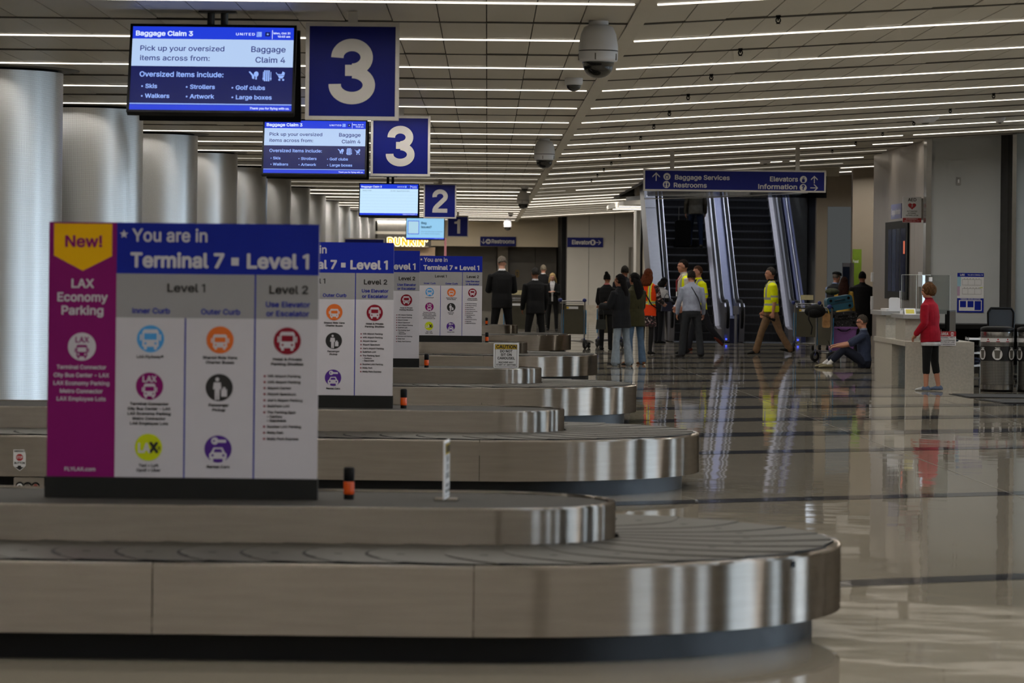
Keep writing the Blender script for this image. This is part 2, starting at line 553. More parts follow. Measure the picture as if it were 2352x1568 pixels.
# information corner: cool laminate wall facing the hall, metal side wall running back
wall('wall_right_corner', [('laminate_panel', (7.52, 8.72, 60.0, 60.3, 0, 4.3), M_cool),
                           ('dark_reveal', (8.72, 8.89, 60.12, 60.3, 0, 4.3), mat('reveal', (70, 70, 70), .5)),
                           ('corner_trim', (8.86, 8.93, 59.6, 60.14, 0, 4.3), M_trimmetal),
                           ('laminate_panel', (8.93, 10.9, 59.7, 60.0, 0, 4.4), mat('blue_grey_laminate', (168, 180, 188), .3, 0, .03, 1.5)),
                           ('edge_trim', (7.45, 7.54, 59.95, 60.31, 0, 4.2), M_trimmetal)], 'cool grey laminate wall behind the information desk')
wm = tag(bpy.data.objects.new('wall_right_metal', None), 'satin metal panel wall running back beside the desk', None, None, 'structure'); COL.objects.link(wm)
y = 60.31
for wdt in (1.55, 2.35, 1.75, 2.55):
    q = MB(); q.box(7.49, 7.9, y + .006, y + wdt - .006, 0, 4.1, M_smetal); q.build('metal_panel', wm); y += wdt
wall('wall_right_far', [('metal_panel', (8.17, 10.5, 79.0, 79.3, 0, 4.5), mat('brown_metal_panel', (168, 154, 136), .4, .2, .05, 1)),
                        ('metal_panel', (7.95, 8.95, 85.3, 85.6, 0, 4.5), mat('bronze_metal_panel', (178, 164, 144), .4, .2, .05, 1)),
                        ('painted_glow_panel', (8.22, 8.84, 85.2, 85.29, 0, 3.22), light_mat('painted_wall_glow', (128, 132, 132), .26)),  # even glow painted in for the bluish light on this lower wall
                        ('grey_block', (7.35, 7.98, 88.0, 89.4, 0, 6.5), mat('grey_block_wall', (104, 104, 102), .6))], 'bronze metal wall panels beyond the desk')

wall('wall_right_rear', [('plaster', (12.7, 13.0, 58.9, 150, 0, 10.3), M_brown), ('plaster', (10.6, 13.0, 58.6, 58.9, 0, 5), M_brown)], 'unseen service wall')
wall('wall_end', [('plaster', (WALLX - .3, 13, 149.7, 150, 0, 10.3), M_brown), ('upper_wall', (WALLX - .3, 13, 76.3, 76.5, 4.7, 10.3), M_brown), ('upper_wall', (WALLX - .3, WALLX, 76.5, 150, 3.4, 10.3), M_brown)], 'unseen end wall')
wall('roof', [('slab', (WALLX - .3, 13, 76.3, 150, 10.3, 10.5), M_brown)], 'unseen roof slab')

# far end of the hall
we = tag(bpy.data.objects.new('wall_far', None), 'pale panelled wall at the far end with elevator sign', None, None, 'structure'); COL.objects.link(we)
for x0, x1 in ((2.95, 3.77), (3.77, 4.72), (4.72, 5.85)):
    q = MB(); q.box(x0 + .008, x1 - .008, FARY, FARY + .3, 0, 4.2, M_wall); q.build('wall_panel', we)
q = MB(); q.box(2.93, 5.87, FARY + .05, FARY + .35, 0, 4.2, mat('panel_joint', (70, 68, 64), .6)); q.build('backing', we)
q = MB(); q.box(2.95, 5.85, FARY - .06, FARY, 0, .35, mat('pale_base', (168, 160, 146), .4)); q.build('base', we)
q = MB(); q.box(5.6, 5.9, FARY - 4, FARY - .1, 0, 4.2, M_pier); q.box(5.25, 5.32, FARY - .1, FARY, 0, 2.5, M_brown); q.box(5.42, 5.5, FARY - .1, FARY, 0, 2.5, M_brown); q.build('door_frame', we)
wb = tag(bpy.data.objects.new('wall_far_recess', None), 'cream bulkhead over a dark restroom recess', None, None, 'structure'); COL.objects.link(wb)
q = MB(); q.box(-2.2, 2.75, 137.5, 138.0, 2.52, CEIL + .3, M_cream); q.build('bulkhead', wb)
q = MB(); q.box(2.76, 2.93, FARY + .3, 138, 0, 3.8, M_black); q.build('dark_gap', wb)
for x0, x1 in ((-2.2, -.35), (-.35, .38), (.82, 1.9), (1.9, 2.76)):
    q = MB(); q.box(x0 + .01, x1 - .01, 140, 140.2, 0, 2.6, M_brown); q.build('partition_panel', wb)
q = MB(); q.box(.4, .82, 139.6, 140.1, 0, 2.6, M_pier); q.build('pier', wb)
q = MB(); q.box(WALLX, 3, 141.5, 141.8, 0, 3.6, M_brown); q.build('backing', wb)
wall('wall_far_left', [('panel', (-4.3, -2.2, 137.6, 137.9, 0, CEIL), mat('dark_grey_panel', (86, 82, 76), .5)),
                       ('lintel', (-4.2, -1.8, 131.0, 131.6, 2.9, 3.0), M_beam)], 'dark grey panel wall beside the coffee stand')

# stairwell above the escalators: dark upper void and its edges
ws = tag(bpy.data.objects.new('wall_stairwell', None), 'dark stairwell walls above the escalators', None, None, 'structure'); COL.objects.link(ws)
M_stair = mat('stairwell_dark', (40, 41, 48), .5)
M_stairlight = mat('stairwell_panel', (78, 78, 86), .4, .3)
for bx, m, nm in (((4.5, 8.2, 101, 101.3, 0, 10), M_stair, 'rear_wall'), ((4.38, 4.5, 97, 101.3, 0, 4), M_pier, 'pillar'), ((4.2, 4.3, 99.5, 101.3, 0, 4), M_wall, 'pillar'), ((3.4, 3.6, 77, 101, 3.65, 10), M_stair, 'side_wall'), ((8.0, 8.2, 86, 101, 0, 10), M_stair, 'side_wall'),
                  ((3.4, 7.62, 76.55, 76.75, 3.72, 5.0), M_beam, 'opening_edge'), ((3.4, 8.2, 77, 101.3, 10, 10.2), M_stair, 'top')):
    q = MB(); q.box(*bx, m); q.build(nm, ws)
q = MB(); q.box(3.62, 7.7, 80.2, 80.23, 3.32, 4.3, glass_mat('balustrade_glass', (150, 158, 172), .9)); q.build('glass_rail', ws)
q = MB(); q.tube([(3.55, 80.2, 3.26), (5.2, 80.0, 3.31), (7.2, 79.4, 3.42)], .012, M_white); q.tube([(3.55, 80.2, 3.47), (5.2, 80.0, 3.55), (6.4, 79.7, 3.62)], .01, M_white); q.build('rail_edge', ws)

# ring shaped soffit at the corner of the stairwell
so = tag(bpy.data.objects.new('trim_1', None), 'curved ceiling soffit with a dark slot beside the stairwell', None, None, 'structure'); COL.objects.link(so)
q = MB()
pts = [(3.3, 96), (3.5, 91), (4.1, 88.3), (4.75, 88.3), (4.95, 90), (4.95, 98), (3.3, 98)]
q.prism(pts, 3.3, 3.42, M_beam); q.build('soffit', so)
q = MB(); q.prism([(3.6, 92), (3.9, 89.2), (4.7, 89.0), (4.9, 92)], 3.43, 3.54, M_black); q.build('dark_slot', so)
q = MB()
for i in range(3): q.box(3.4, 4.7 + .1 * (i % 2), 91.5 + i * 2.2, 91.53 + i * 2.2, 3.283, 3.298, M_strip)
q.build('strip_light', so)
# fill lights added high in the stairwell, out of sight, to brighten the escalators
for i, (x, y) in enumerate(((4.9, 84.5), (6.5, 84.5), (4.9, 90), (6.5, 90))):
    t = thing('stairwell_fill_light', 'added square fill light high in the stairwell above the escalators', 'ceiling light', (x, y, 9.98), 0, 'added fill lights above the escalators')
    q = MB(); q.box(-.32, .32, -.32, .32, -.03, 0, M_trim); q.build('frame', t); q = MB(); q.box(-.28, .28, -.28, .28, -.04, -.03, M_strip); q.build('diffuser', t)
    ld = bpy.data.lights.new('lamp', 'AREA'); ld.size = .5; ld.energy = 110; ld.color = (.82, .88, 1.0); o = bpy.data.objects.new('lamp', ld); COL.objects.link(o); o.parent = t; o.location = (0, 0, -.05)

# --- columns clad in perforated metal
def column_mat():
    m = bpy.data.materials.new('perforated_metal'); m.use_nodes = True
    nt = m.node_tree; N = nt.nodes; L = nt.links; p = N['Principled BSDF']
    uv = N.new('ShaderNodeUVMap'); sp = N.new('ShaderNodeSeparateXYZ'); L.new(uv.outputs[0], sp.inputs[0])
    def wave(sock_a, sock_b, op):
        a = N.new('ShaderNodeMath'); a.operation = op; L.new(sock_a, a.inputs[0]); L.new(sock_b, a.inputs[1])
        k = N.new('ShaderNodeMath'); k.operation = 'MULTIPLY'; k.inputs[1].default_value = 2 * PI / .019; L.new(a.outputs[0], k.inputs[0])
        s = N.new('ShaderNodeMath'); s.operation = 'SINE'; L.new(k.outputs[0], s.inputs[0]); return s.outputs[0]
    w1 = wave(sp.outputs[0], sp.outputs[1], 'ADD'); w2 = wave(sp.outputs[0], sp.outputs[1], 'SUBTRACT')
    ml = N.new('ShaderNodeMath'); ml.operation = 'MULTIPLY'; L.new(w1, ml.inputs[0]); L.new(w2, ml.inputs[1])
    rp = N.new('ShaderNodeValToRGB')
    rp.color_ramp.elements[0].position = .25; rp.color_ramp.elements[0].color = lin((206, 206, 204)) + (1,)
    rp.color_ramp.elements[1].position = .62; rp.color_ramp.elements[1].color = lin((84, 82, 78)) + (1,)
    L.new(ml.outputs[0], rp.inputs[0]); L.new(rp.outputs[0], p.inputs['Base Color'])
    p.inputs['Metallic'].default_value = .9; p.inputs['Roughness'].default_value = .34
    return m


M_col = column_mat()
CR = .75
q = MB(); SEGC = 64
q.lathe([(CR, 0), (CR, CEIL - .03)], M_col, SEGC)
q.lathe([(CR, CEIL - .03), (CR - .05, CEIL - .03), (CR - .05, CEIL)], M_black, SEGC)
q.lathe([(CR - .05, CEIL - .006), (CR + .16, CEIL - .006), (CR + .16, CEIL)], M_slot, SEGC)
col_me = None
for k in range(13):
    loc = (-4.16 - CR, 34.4 + 8.02 * k, 0)
    t = tag(bpy.data.objects.new('column', None), 'large round column clad in perforated metal', None, 'round metal clad columns', 'structure'); COL.objects.link(t); t.location = loc
    if col_me is None:
        o = q.build('cladding', t); col_me = o.data
        uvl = col_me.uv_layers.new(name='UVMap')
        co = col_me.vertices
        for p in col_me.polygons:
            av = [math.atan2(co[i].co.y, co[i].co.x) for i in p.vertices]
            if max(av) - min(av) > PI: av = [a + 2 * PI if a < 0 else a for a in av]
            for li, i, a in zip(p.loop_indices, p.vertices, av): uvl.data[li].uv = (a * CR, co[i].co.z)
    else: link('cladding', col_me, t)

# ================================================================== baggage carousels
def brushed_steel():
    """steel brushed along its length: reflections stay sharp sideways and smear upwards and downwards"""
    m = mat('brushed_steel', (160, 152, 143), .3, 1, .06, 3, stretch=(1, 1, 12))
    N, L = m.node_tree.nodes, m.node_tree.links
    g = N.new('ShaderNodeBsdfAnisotropic'); g.inputs['Roughness'].default_value = .36; g.inputs['Anisotropy'].default_value = .86
    tg = N.new('ShaderNodeTangent'); tg.direction_type = 'RADIAL'; tg.axis = 'Z'; L.new(tg.outputs[0], g.inputs['Tangent'])
    rp = [n for n in N if n.type == 'VALTORGB'][0]; L.new(rp.outputs[0], g.inputs['Color'])
    out = [n for n in N if n.type == 'OUTPUT_MATERIAL'][0]; L.new(g.outputs[0], out.inputs[0])
    return m


M_steel = brushed_steel()
M_skirt = mat('black_skirt', (11, 12, 14), .4, 0, .1, spec=.25)
M_slat = mat('rubber_slat', (56, 53, 47), .45, 0, .08, 14, bump=.05, spec=.3)
M_granite = mat('speckled_top', (60, 58, 55), .8, 0, .4, 160, spec=.2)
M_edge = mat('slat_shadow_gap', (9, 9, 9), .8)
CRAD, ISLR, CTOP, ITOP = 1.64, .63, .4025, .567
XEND = -.04
CAR = [('nearest', 15.90, -5.6), ('second', 26.44, -5.6), ('third', 37.57, -5.6), ('fourth', 50.84, -3.95), ('farthest', 66.74, -3.95)]


def upath(xl, rad, n=40, a0=-90, a1=90):
    return [(rad * math.cos(R(a0 + (a1 - a0) * i / n)), rad * math.sin(R(a0 + (a1 - a0) * i / n))) for i in range(n + 1)]


def sweep(b, plan, prof, m, smooth=True):
    """plan: list of (x, y, nx, ny); prof: list of (outward offset, z)"""
    if len(prof) > 2:                                # every facet of the profile keeps its own crisp edge
        for p, q in zip(prof, prof[1:]): sweep(b, plan, [p, q], m, smooth)
        return
    n = len(prof)
    vs = [(x + nx * o, y + ny * o, z) for x, y, nx, ny in plan for o, z in prof]
    fs = [(i * n + k, (i + 1) * n + k, (i + 1) * n + k + 1, i * n + k + 1) for i in range(len(plan) - 1) for k in range(n - 1)]
    b.add(vs, fs, m, smooth)


def arc_plan(rad, a0, a1, n):
    return [(rad * math.cos(R(a)), rad * math.sin(R(a)), math.cos(R(a)), math.sin(R(a))) for a in np.linspace(a0, a1, n)]


def loop_plan(xl, rad, n=48):
    return [(xl, -rad, 0, -1)] + arc_plan(rad, -90, 90, n) + [(xl, rad, 0, 1)]


FPROF = [(-.02, .112), (0, .115), (0, CTOP - .012), (-.004, CTOP - .003), (-.012, CTOP), (-.05, CTOP), (-.055, CTOP - .02)]


def make_slat(dark=True):
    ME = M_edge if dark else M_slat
    b = MB(); n, L, rise = 10, .36, .004
    top = []; 
    for i in range(n + 1):
        w = i / n                                    # 0 at the island, 1 at the fascia
        y = -(ISLR + .012) - w * (CRAD - .062 - ISLR)
        bul = .17 * math.sin(PI * min(1, w * .92 + .04)) ** 1.2 * (1 + .25 * (w - .5))
        xs = [-L / 2 - bul + .06, -L / 2 - bul + .075, 0 - bul * .8, L / 2 - bul * .6 + .08]
        zs = [rise + .001, rise + .003, rise * .5 + .002, 0]
        top.append([(x, y, z) for x, z in zip(xs, zs)])
    vs = [p for r in top for p in r]; m4 = 4
    fs = [(i * m4 + k, (i + 1) * m4 + k, (i + 1) * m4 + k + 1, i * m4 + k + 1) for i in range(n) for k in range(m4 - 1)]
    b.add(vs, [f[::-1] for q, f in enumerate(fs) if q % 3 or q > 23], M_slat, True)
    b.add(vs, [f[::-1] for q, f in enumerate(fs) if not q % 3 and q <= 23], ME, True)      # gap shade painted as a dark strip along the leading edge
    lo = [(r[0][0], r[0][1], r[0][2]) for r in top] + [(r[0][0] + .004, r[0][1], -.012) for r in top]
    b.add(lo, [(i, i + 1, n + 2 + i, n + 1 + i) for i in range(n)], ME)
    e = [top[n][k] for k in range(4)]; e2 = [(x, y, -.02) for x, y, z in e]
    b.add(e + e2, [(k, k + 1, k + 5, k + 4) for k in range(3)], M_edge)
    q = top[6]
    b.add([(q[2][0] + dx, q[2][1] + dy, q[2][2] + .003) for dx, dy in ((-.02, -.016), (.012, -.016), (.012, .016), (-.02, .016))], [(0, 1, 2, 3)], M_edge)
    return b


slat_me = bend_me = None


def carousel(order, D, xl):
    global slat_me, bend_me
    t = thing('baggage_carousel', {'nearest': 'large nearest steel baggage carousel with black slatted belt filling the foreground',
                                   'second': 'second nearest steel baggage carousel, directly behind the foreground one',
                                   'third': 'third steel baggage carousel, with the caution sign standing on its island',
                                   'fourth': 'fourth steel baggage carousel, just behind the caution sign',
                                   'farthest': 'farthest small steel baggage carousel, in front of the men in dark suits'}[order],
              'carousel', (XEND, D, 0), 0, 'steel baggage carousels')
    xl = xl - XEND
    # fascia panels
    x = 0.0; L = 1.30
    while x > xl + .05:
        a = max(xl, x - L)
        for sgn in (-1, 1):
            b = MB(); sweep(b, [(a + .002, sgn * CRAD, 0, sgn), (x - .002, sgn * CRAD, 0, sgn)] if sgn < 0 else [(x - .002, CRAD, 0, 1), (a + .002, CRAD, 0, 1)], FPROF, M_steel, False)
            b.build('fascia_panel', t)
        x = a
    for a0, a1 in ((-90, 0), (0, 90)):
        b = MB(); sweep(b, arc_plan(CRAD, a0 + .05, a1 - .05, 40), FPROF, M_steel); b.build('curved_fascia', t)
    b = MB(); sweep(b, loop_plan(xl, CRAD - .125), [(0, 0), (0, .13), (-.02, .13)], M_skirt)
    b.build('skirt', t)
    b = MB(); sweep(b, loop_plan(xl, CRAD - .02), [(0, .112), (-.12, .112)], M_black)
    out = loop_plan(xl, CRAD - .05); inn = loop_plan(xl, ISLR - .02)
    n = len(out)
    b.add([(p[0], p[1], CTOP - .022) for p in out] + [(p[0], p[1], CTOP - .022) for p in inn], [(i, i + 1, n + i + 1, n + i) for i in range(n - 1)], M_edge)
    b.build('belt_bed', t)
    # island: steel wall, bright rim, speckled deck
    b = MB(); sweep(b, loop_plan(xl, ISLR), [(0, CTOP - .02), (0, ITOP - .008), (-.004, ITOP), (-.03, ITOP), (-.03, ITOP - .012)], M_steel); isl = b.build('island_wall', t)
    b = MB(); p = loop_plan(xl, ISLR - .03); b.add([(q[0], q[1], ITOP - .01) for q in p], [tuple(range(len(p)))], M_granite); b.build('island_deck', t)
    b = MB(); b.box(xl - .04, xl, -CRAD, CRAD, .112, CTOP, M_steel); b.box(xl - .04, xl, -CRAD + .125, CRAD - .125, 0, .112, M_skirt)
    b.box(xl - .04, xl, -ISLR, ISLR, CTOP, ITOP, M_steel); b.build('end_panel', t)
    # slats
    pos = []
    P = .262
    n = int(-xl / P)
    for i in range(1, n): pos.append((-(i - .35) * P, -0.0, 0.0))
    ns = 13
    for i in range(ns): pos.append((0, 0, PI * (i + .6) / ns))
    for x, y, a in pos:
        if a:
            if bend_me is None: o = make_slat(False).build('slat', t); bend_me = o.data
            else: o = link('slat', bend_me, t)
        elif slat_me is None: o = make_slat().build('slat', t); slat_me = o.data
        else: o = link('slat', slat_me, t)
        o.location = (x, y, CTOP + .004); o.rotation_euler = (0, 0, a)
    for i in range(1, n):
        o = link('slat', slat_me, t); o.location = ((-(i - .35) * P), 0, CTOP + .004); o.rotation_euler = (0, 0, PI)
    return t


CARS = {o: carousel(o, D, xl) for o, D, xl in CAR}

# fixings and marks on single carousels
b = MB(); b.rbox(1.16, 1.21, -1.163, -1.157, .36, .385, M_black, .004, 2, 'y')
b = MB(); b.disc(0, .365, .013, -.004, M_black, 14); b.add([(-.014, -.003, .352), (.014, -.003, .352), (.014, -.003, .378), (-.014, -.003, .378)], [(0, 1, 2, 3)], M_skirt)
o = b.build('fixing', CARS['nearest'], (1.64 * math.cos(R(-34.5)), 1.64 * math.sin(R(-34.5)), 0), (0, 0, R(55.5)))
# emergency stop button box under the second carousel's edge, with its sticker
M_red = mat('sign_red', (168, 26, 34), .4, 0, .03)
M_whiteprint = mat('white_print', (214, 213, 214), .5, 0, .02)
M_blackprint = mat('black_print', (16, 15, 16), .5, 0, .05)
bx0, _, _ = at(36, 1100, 24.9); bx1, _, _ = at(106, 1100, 24.9)
t = thing('stop_button_box', 'metal emergency stop box with three buttons under the second carousel', 'control box', (bx0, 24.86, .0))
w = bx1 - bx0
b = MB(); b.rbox(0, w, -.06, .06, .0, .108, M_steel, .008, 2, 'y'); b.build('housing', t)
for i, mm in enumerate((M_white, mat('grey_button', (110, 108, 100), .4), mat('red_button', (150, 50, 34), .4))):
    b = MB(); Mx = Matrix.Translation((w * (.2 + .26 * i), -.06, .045)) @ Matrix.Rotation(PI / 2, 4, 'X')
    b.lathe([(.03, -.002), (.03, .012), (.022, .012), (.022, .004)], M_black, 20, Mx); b.cyl(.016 if i else .02, 0, .014, mm, 18, Mx)
    if i == 0: b.cyl(.01, .0, .018, M_black, 14, Mx)
    b.build('button', t)
sx, _, _ = at(45, 1060, 24.8)
t = thing('stop_sticker', 'white arrow sticker reading stop button on the second carousel', 'sticker', (sx, 24.7995, .118))
b = MB(); b.flat([(-.044, .185), (.034, .185), (.044, .15), (.044, .07), (.002, .033), (-.044, .07)], -.0022, M_whiteprint); b.build('backing', t)
b = MB(); b.text('EMERGENCY', 0, .168, .011, -.0028, M_blackprint, 'c', .03, .074)
b.flat([(.026 * math.cos(R(22.5 + 45 * i)), .13 + .026 * math.sin(R(22.5 + 45 * i))) for i in range(8)], -.0028, M_red)
b.text('STOP', 0, .122, .017, -.0034, M_whiteprint, 'c', .02, .042); b.text('BUTTON', 0, .084, .014, -.0028, M_blackprint, 'c', .04, .074)
b.flat([(-.03, .062), (-.012, .062), (-.012, .072), (.012, .072), (.012, .062), (.03, .062), (.002, .04)], -.0028, M_blackprint); b.build('print', t)

# amber warning beacons on the islands
M_amber = mat('amber_lens', (196, 74, 14), .25, 0, .06, emit=.02)
bm = None
for lab, u, D, yo, hh in (('amber and black warning beacon on the nearest carousel beside the large direction board', 805, 15.95, 0, .148),
                          ('amber and black warning beacon on the second carousel beside its direction board', 928.5, 26.44, 0, .148),
                          ('amber and black warning beacon on the third carousel, left of the caution sign', 980, 37.5, 0, .148),
                          ('amber and black warning beacon on the fourth carousel, right of the small direction board', 1118, 50.8, 0, .148),
                          ('amber and black warning beacon on the farthest carousel, left of the tall suited man', 1117, 66.7, 0, .148)):
    X, _, _ = at(u, 800, D)
    t = thing('warning_beacon', lab, 'beacon', (X, D, ITOP - .01), 0, 'amber warning beacons')
    if bm is None:
        b = MB(); b.cyl(.024, 0, .024, M_black); o1 = b.build('base', t)
        b = MB(); b.lathe([(.023, .024), (.0245, .03), (.0245, .078), (.023, .082)], M_amber, 20)
        for i in range(4): b.lathe([(.0245, .034 + .011 * i), (.0256, .037 + .011 * i), (.0245, .04 + .011 * i)], M_amber, 20)
        o2 = b.build('amber_lens', t)
        b = MB(); b.lathe([(.023, .08), (.025, .084), (.025, .138), (.02, .146), (0, .147)], M_black, 20); o3 = b.build('cap', t)
        bm = (o1.data, o2.data, o3.data)
    else:
        for nm, me in zip(('base', 'amber_lens', 'cap'), bm): link(nm, me, t)

# ================================================================== direction boards
C = lambda n, rgb, **k: mat('board_' + n, rgb, .6, 0, .015, spec=.15, **k)
B_white, B_mag, B_yel, B_blue = C('white', (190, 186, 192)), C('magenta', (126, 18, 98)), C('yellow', (226, 172, 4)), C('blue', (20, 36, 142))
B_grey, B_sky, B_or, B_red, B_lime, B_pur = C('grey', (146, 144, 146)), C('sky', (74, 148, 208)), C('orange', (208, 104, 44)), C('red', (128, 22, 40)), C('lime', (186, 196, 20)), C('purple', (76, 40, 128))
B_base = mat('board_base', (32, 32, 31), .6, 0, .06, spec=.15)
KB = 1.217 / 1487
BW = 1.217


def bus(b, x, z, s, body, glass, y, wide=1.0, roof=True):
    """front view of a bus, s = half height"""
    w = s * .8 * wide
    b.flat([(x - w, z - s * .7), (x + w, z - s * .7), (x + w, z + s * .75), (x + w * .8, z + s), (x - w * .8, z + s), (x - w, z + s * .75)], y, body)
    b.rect(x - w * .8, x - w * .45, z - s * .98, z - s * .65, y, body); b.rect(x + w * .45, x + w * .8, z - s * .98, z - s * .65, y, body)
    b.rect(x - w * .78, x + w * .78, z - s * .02, z + s * .62, y - .0007, glass)
    for q in (-1, 1): b.disc(x + q * w * .62, z - s * .38, s * .13, y - .0007, glass, 12)
    for q in (-1, 1): b.rect(x + q * w * 1.18 - s * .09, x + q * w * 1.18 + s * .09, z - s * .1, z + s * .5, y, body)


def figure(b, x, z, s, m, y):
    b.disc(x, z + s * .82, s * .17, y, m, 14)
    b.flat([(x - s * .3, z + s * .55), (x + s * .3, z + s * .55), (x + s * .38, z - s * .05), (x + s * .22, z - s * .05), (x + s * .2, z - s), (x + s * .03, z - s), (x, z - s * .25), (x - s * .03, z - s), (x - s * .2, z - s), (x - s * .22, z - s * .05), (x - s * .38, z - s * .05)], y, m)


def star(b, x, z, r, y, m):
    b.flat([((r if i % 2 == 0 else r * .42) * math.sin(2 * PI * i / 10) + x, (r if i % 2 == 0 else r * .42) * math.cos(2 * PI * i / 10) + z) for i in range(10)], y, m)


def car_icon(b, x, z, s, m, hole, y):
    b.flat([(x - s, z - s * .5), (x + s, z - s * .5), (x + s, z + s * .05), (x + s * .78, z + s * .25), (x + s * .5, z + s * .8), (x - s * .5, z + s * .8), (x - s * .78, z + s * .25), (x - s, z + s * .05)], y, m)
    b.flat([(x - s * .52, z + s * .25), (x + s * .52, z + s * .25), (x + s * .36, z + s * .62), (x - s * .36, z + s * .62)], y - .0007, hole)
    for q in (-1, 1):
        b.disc(x + q * s * .62, z - s * .1, s * .15, y - .0007, hole, 12); b.rect(x + q * s * .7 - s * .16, x + q * s * .7 + s * .16, z - s * .85, z - s * .5, y, m)


def board_meshes():
    Z0 = .0925                                   # panel starts above the base
    X = lambda a: (a - 38) * KB - BW / 2
    Z = lambda c: Z0 + (1430 - c) * KB
    s = KB
    P = []
    b = MB(); b.box(-BW / 2, BW / 2, -.015, .015, Z0, Z0 + 1400 * KB, B_white); P.append(('panel', b))
    b = MB(); b.box(-BW / 2 - .004, BW / 2 + .004, -.055, .055, 0, Z0, B_base); P.append(('base', b))
    b = MB(); b.rect(X(38), X(411), Z(1430), Z(30), -.0156, B_mag); b.flat([(X(65), Z(38)), (X(65), Z(215)), (X(225), Z(298)), (X(385), Z(215)), (X(385), Z(38))], -.0162, B_yel); P.append(('parking_column', b))
    b = MB(); b.rect(X(411), X(1525), Z(310), Z(30), -.0156, B_blue); P.append(('header', b))
    b = MB(); b.rect(X(411), X(1525), Z(552), Z(310), -.0156, B_grey); b.rect(X(1172), X(1180), Z(1430), Z(310), -.0162, B_blue); b.rect(X(789), X(797), Z(1430), Z(552), -.0162, B_blue); P.append(('column_heads', b))
    y = -.017
    b = MB()
    T = lambda st, a, c, cap, m, al='c', bo=.025, wd=None: b.text(st, X(a), Z(c), cap * s, y, m, al, bo, wd * s if wd else None)
    T('New!', 225, 165, 60, B_mag, wd=205)
    for st, c, wd in (('LAX', 390, 125), ('Economy', 465, 278), ('Parking', 538, 232)): T(st, 223, c, 46, B_white, wd=wd)
    for st, c, wd in (('Terminal Connector', 838, 272), ('City Bus Center - LAX', 882, 305), ('LAX Economy Parking', 926, 308), ('Metro Connector', 970, 236), ('LAX Employee Lots', 1012, 270)): T(st, 223, c, 21, B_white, wd=wd)
    T('FLYLAX.com', 220, 1398, 20, B_white, wd=170)
    star(b, X(450), Z(94), 25 * s, y, B_white)
    T('You are in', 495, 132, 68, B_white, 'l', .02, 412)
    T('Terminal 7', 487, 272, 75, B_white, 'l', .035, 512); b.rect(X(1042), X(1083), Z(260), Z(217), y, B_white); T('Level 1', 1123, 272, 75, B_white, 'l', .035, 342)
    T('Level 1', 793, 408, 43, B_black, wd=210); T('Level 2', 1357, 412, 43, B_black, wd=215)
    for st, a, c, wd in (('Inner Curb', 602, 528, 208), ('Outer Curb', 985, 530, 215), ('Use Elevator', 1355, 486, 245), ('or Escalator', 1355, 536, 236)): T(st, a, c, 29, B_blue, wd=wd)
    cap = lambda st, a, c, wd: T(st, a, c, 15, B_black, wd=wd, bo=.03)
    for r in (('LAX FlyAway®', 600, 774, 148), ('Shared Ride Vans', 985, 775, 190), ('Charter Buses', 985, 801, 156), ('Hotel & Private', 1355, 780, 160), ('Parking Shuttles', 1355, 806, 178),
              ('Terminal Connector', 598, 1033, 212), ('City Bus Center - LAX', 598, 1060, 236), ('LAX Economy Parking', 598, 1087, 238), ('Metro Connector', 598, 1114, 182), ('LAX Employee Lots', 598, 1141, 210),
              ('Passenger', 981, 1036, 112), ('Pickup', 981, 1062, 72), ('Taxi • Lyft', 598, 1372, 108), ('Opoli • Uber', 598, 1398, 134), ('Rental Cars', 981, 1375, 126)): cap(*r)
    for st, c, wd, bl in (('105 Airport Parking', 872, 182, 1), ('405 Airport Parking', 905, 182, 1), ('Airport Center', 938, 132, 1), ('Airport Spectrum', 971, 158, 1), ("Joe's Airport Parking", 1005, 194, 1), ('QuikPark LAX', 1037, 124, 1), ('The Parking Spot', 1071, 158, 1),
                          ('– Century', 1095, 85, 0), ('– Sepulveda', 1117, 105, 0), ('Sunrise LAX Parking', 1150, 188, 1), ('Wally Park', 1183, 92, 1), ('Wally Park Express', 1217, 174, 1)):
        b.text(st, X(1247), Z(c), 13 * s, y, B_black, 'l', .03, wd * s)
        if bl: b.rect(X(1227), X(1238), Z(c), Z(c - 11), y, B_red)
    P.append(('lettering', b))
    r = 75 * s; yi = y - .0007
    def pic(a, c, m, rr=r):
        b = MB(); b.disc(X(a), Z(c), rr, y, m, 36); P.append(('pictogram', b)); return b
    b = pic(225, 715, B_white, 77 * s); b.text('LAX', X(225), Z(692), 30 * s, yi, B_mag, 'c', .03, 76 * s); bus(b, X(225), Z(743), 38 * s, B_mag, B_white, yi)
    bus(pic(602, 668, B_sky), X(602), Z(672), 56 * s, B_white, B_sky, yi); bus(pic(985, 670, B_or), X(985), Z(682), 42 * s, B_white, B_or, yi, 1.15); bus(pic(1355, 672, B_red), X(1355), Z(674), 52 * s, B_white, B_red, yi)
    b = pic(600, 928, B_mag); b.text('LAX', X(598), Z(905), 32 * s, yi, B_white, 'c', .03, 78 * s); bus(b, X(600), Z(955), 40 * s, B_white, B_mag, yi)
    b = pic(983, 932, B_black); figure(b, X(972), Z(938), 62 * s, B_white, yi); b.rect(X(994), X(1026), Z(982), Z(942), yi, B_white); b.rect(X(1003), X(1017), Z(942), Z(930), yi, B_white)
    b = pic(597, 1265, B_lime); b.text('LA', X(538), Z(1292), 48 * s, yi, B_white, 'l', .04, 66 * s); b.text('X', X(602), Z(1292), 52 * s, yi, B_black, 'l', .05, 46 * s); b.text('it', X(646), Z(1280), 22 * s, yi, B_black, 'l', .02, 18 * s)
    b = pic(980, 1270, B_pur); car_icon(b, X(980), Z(1300), 48 * s, B_white, B_pur, yi)
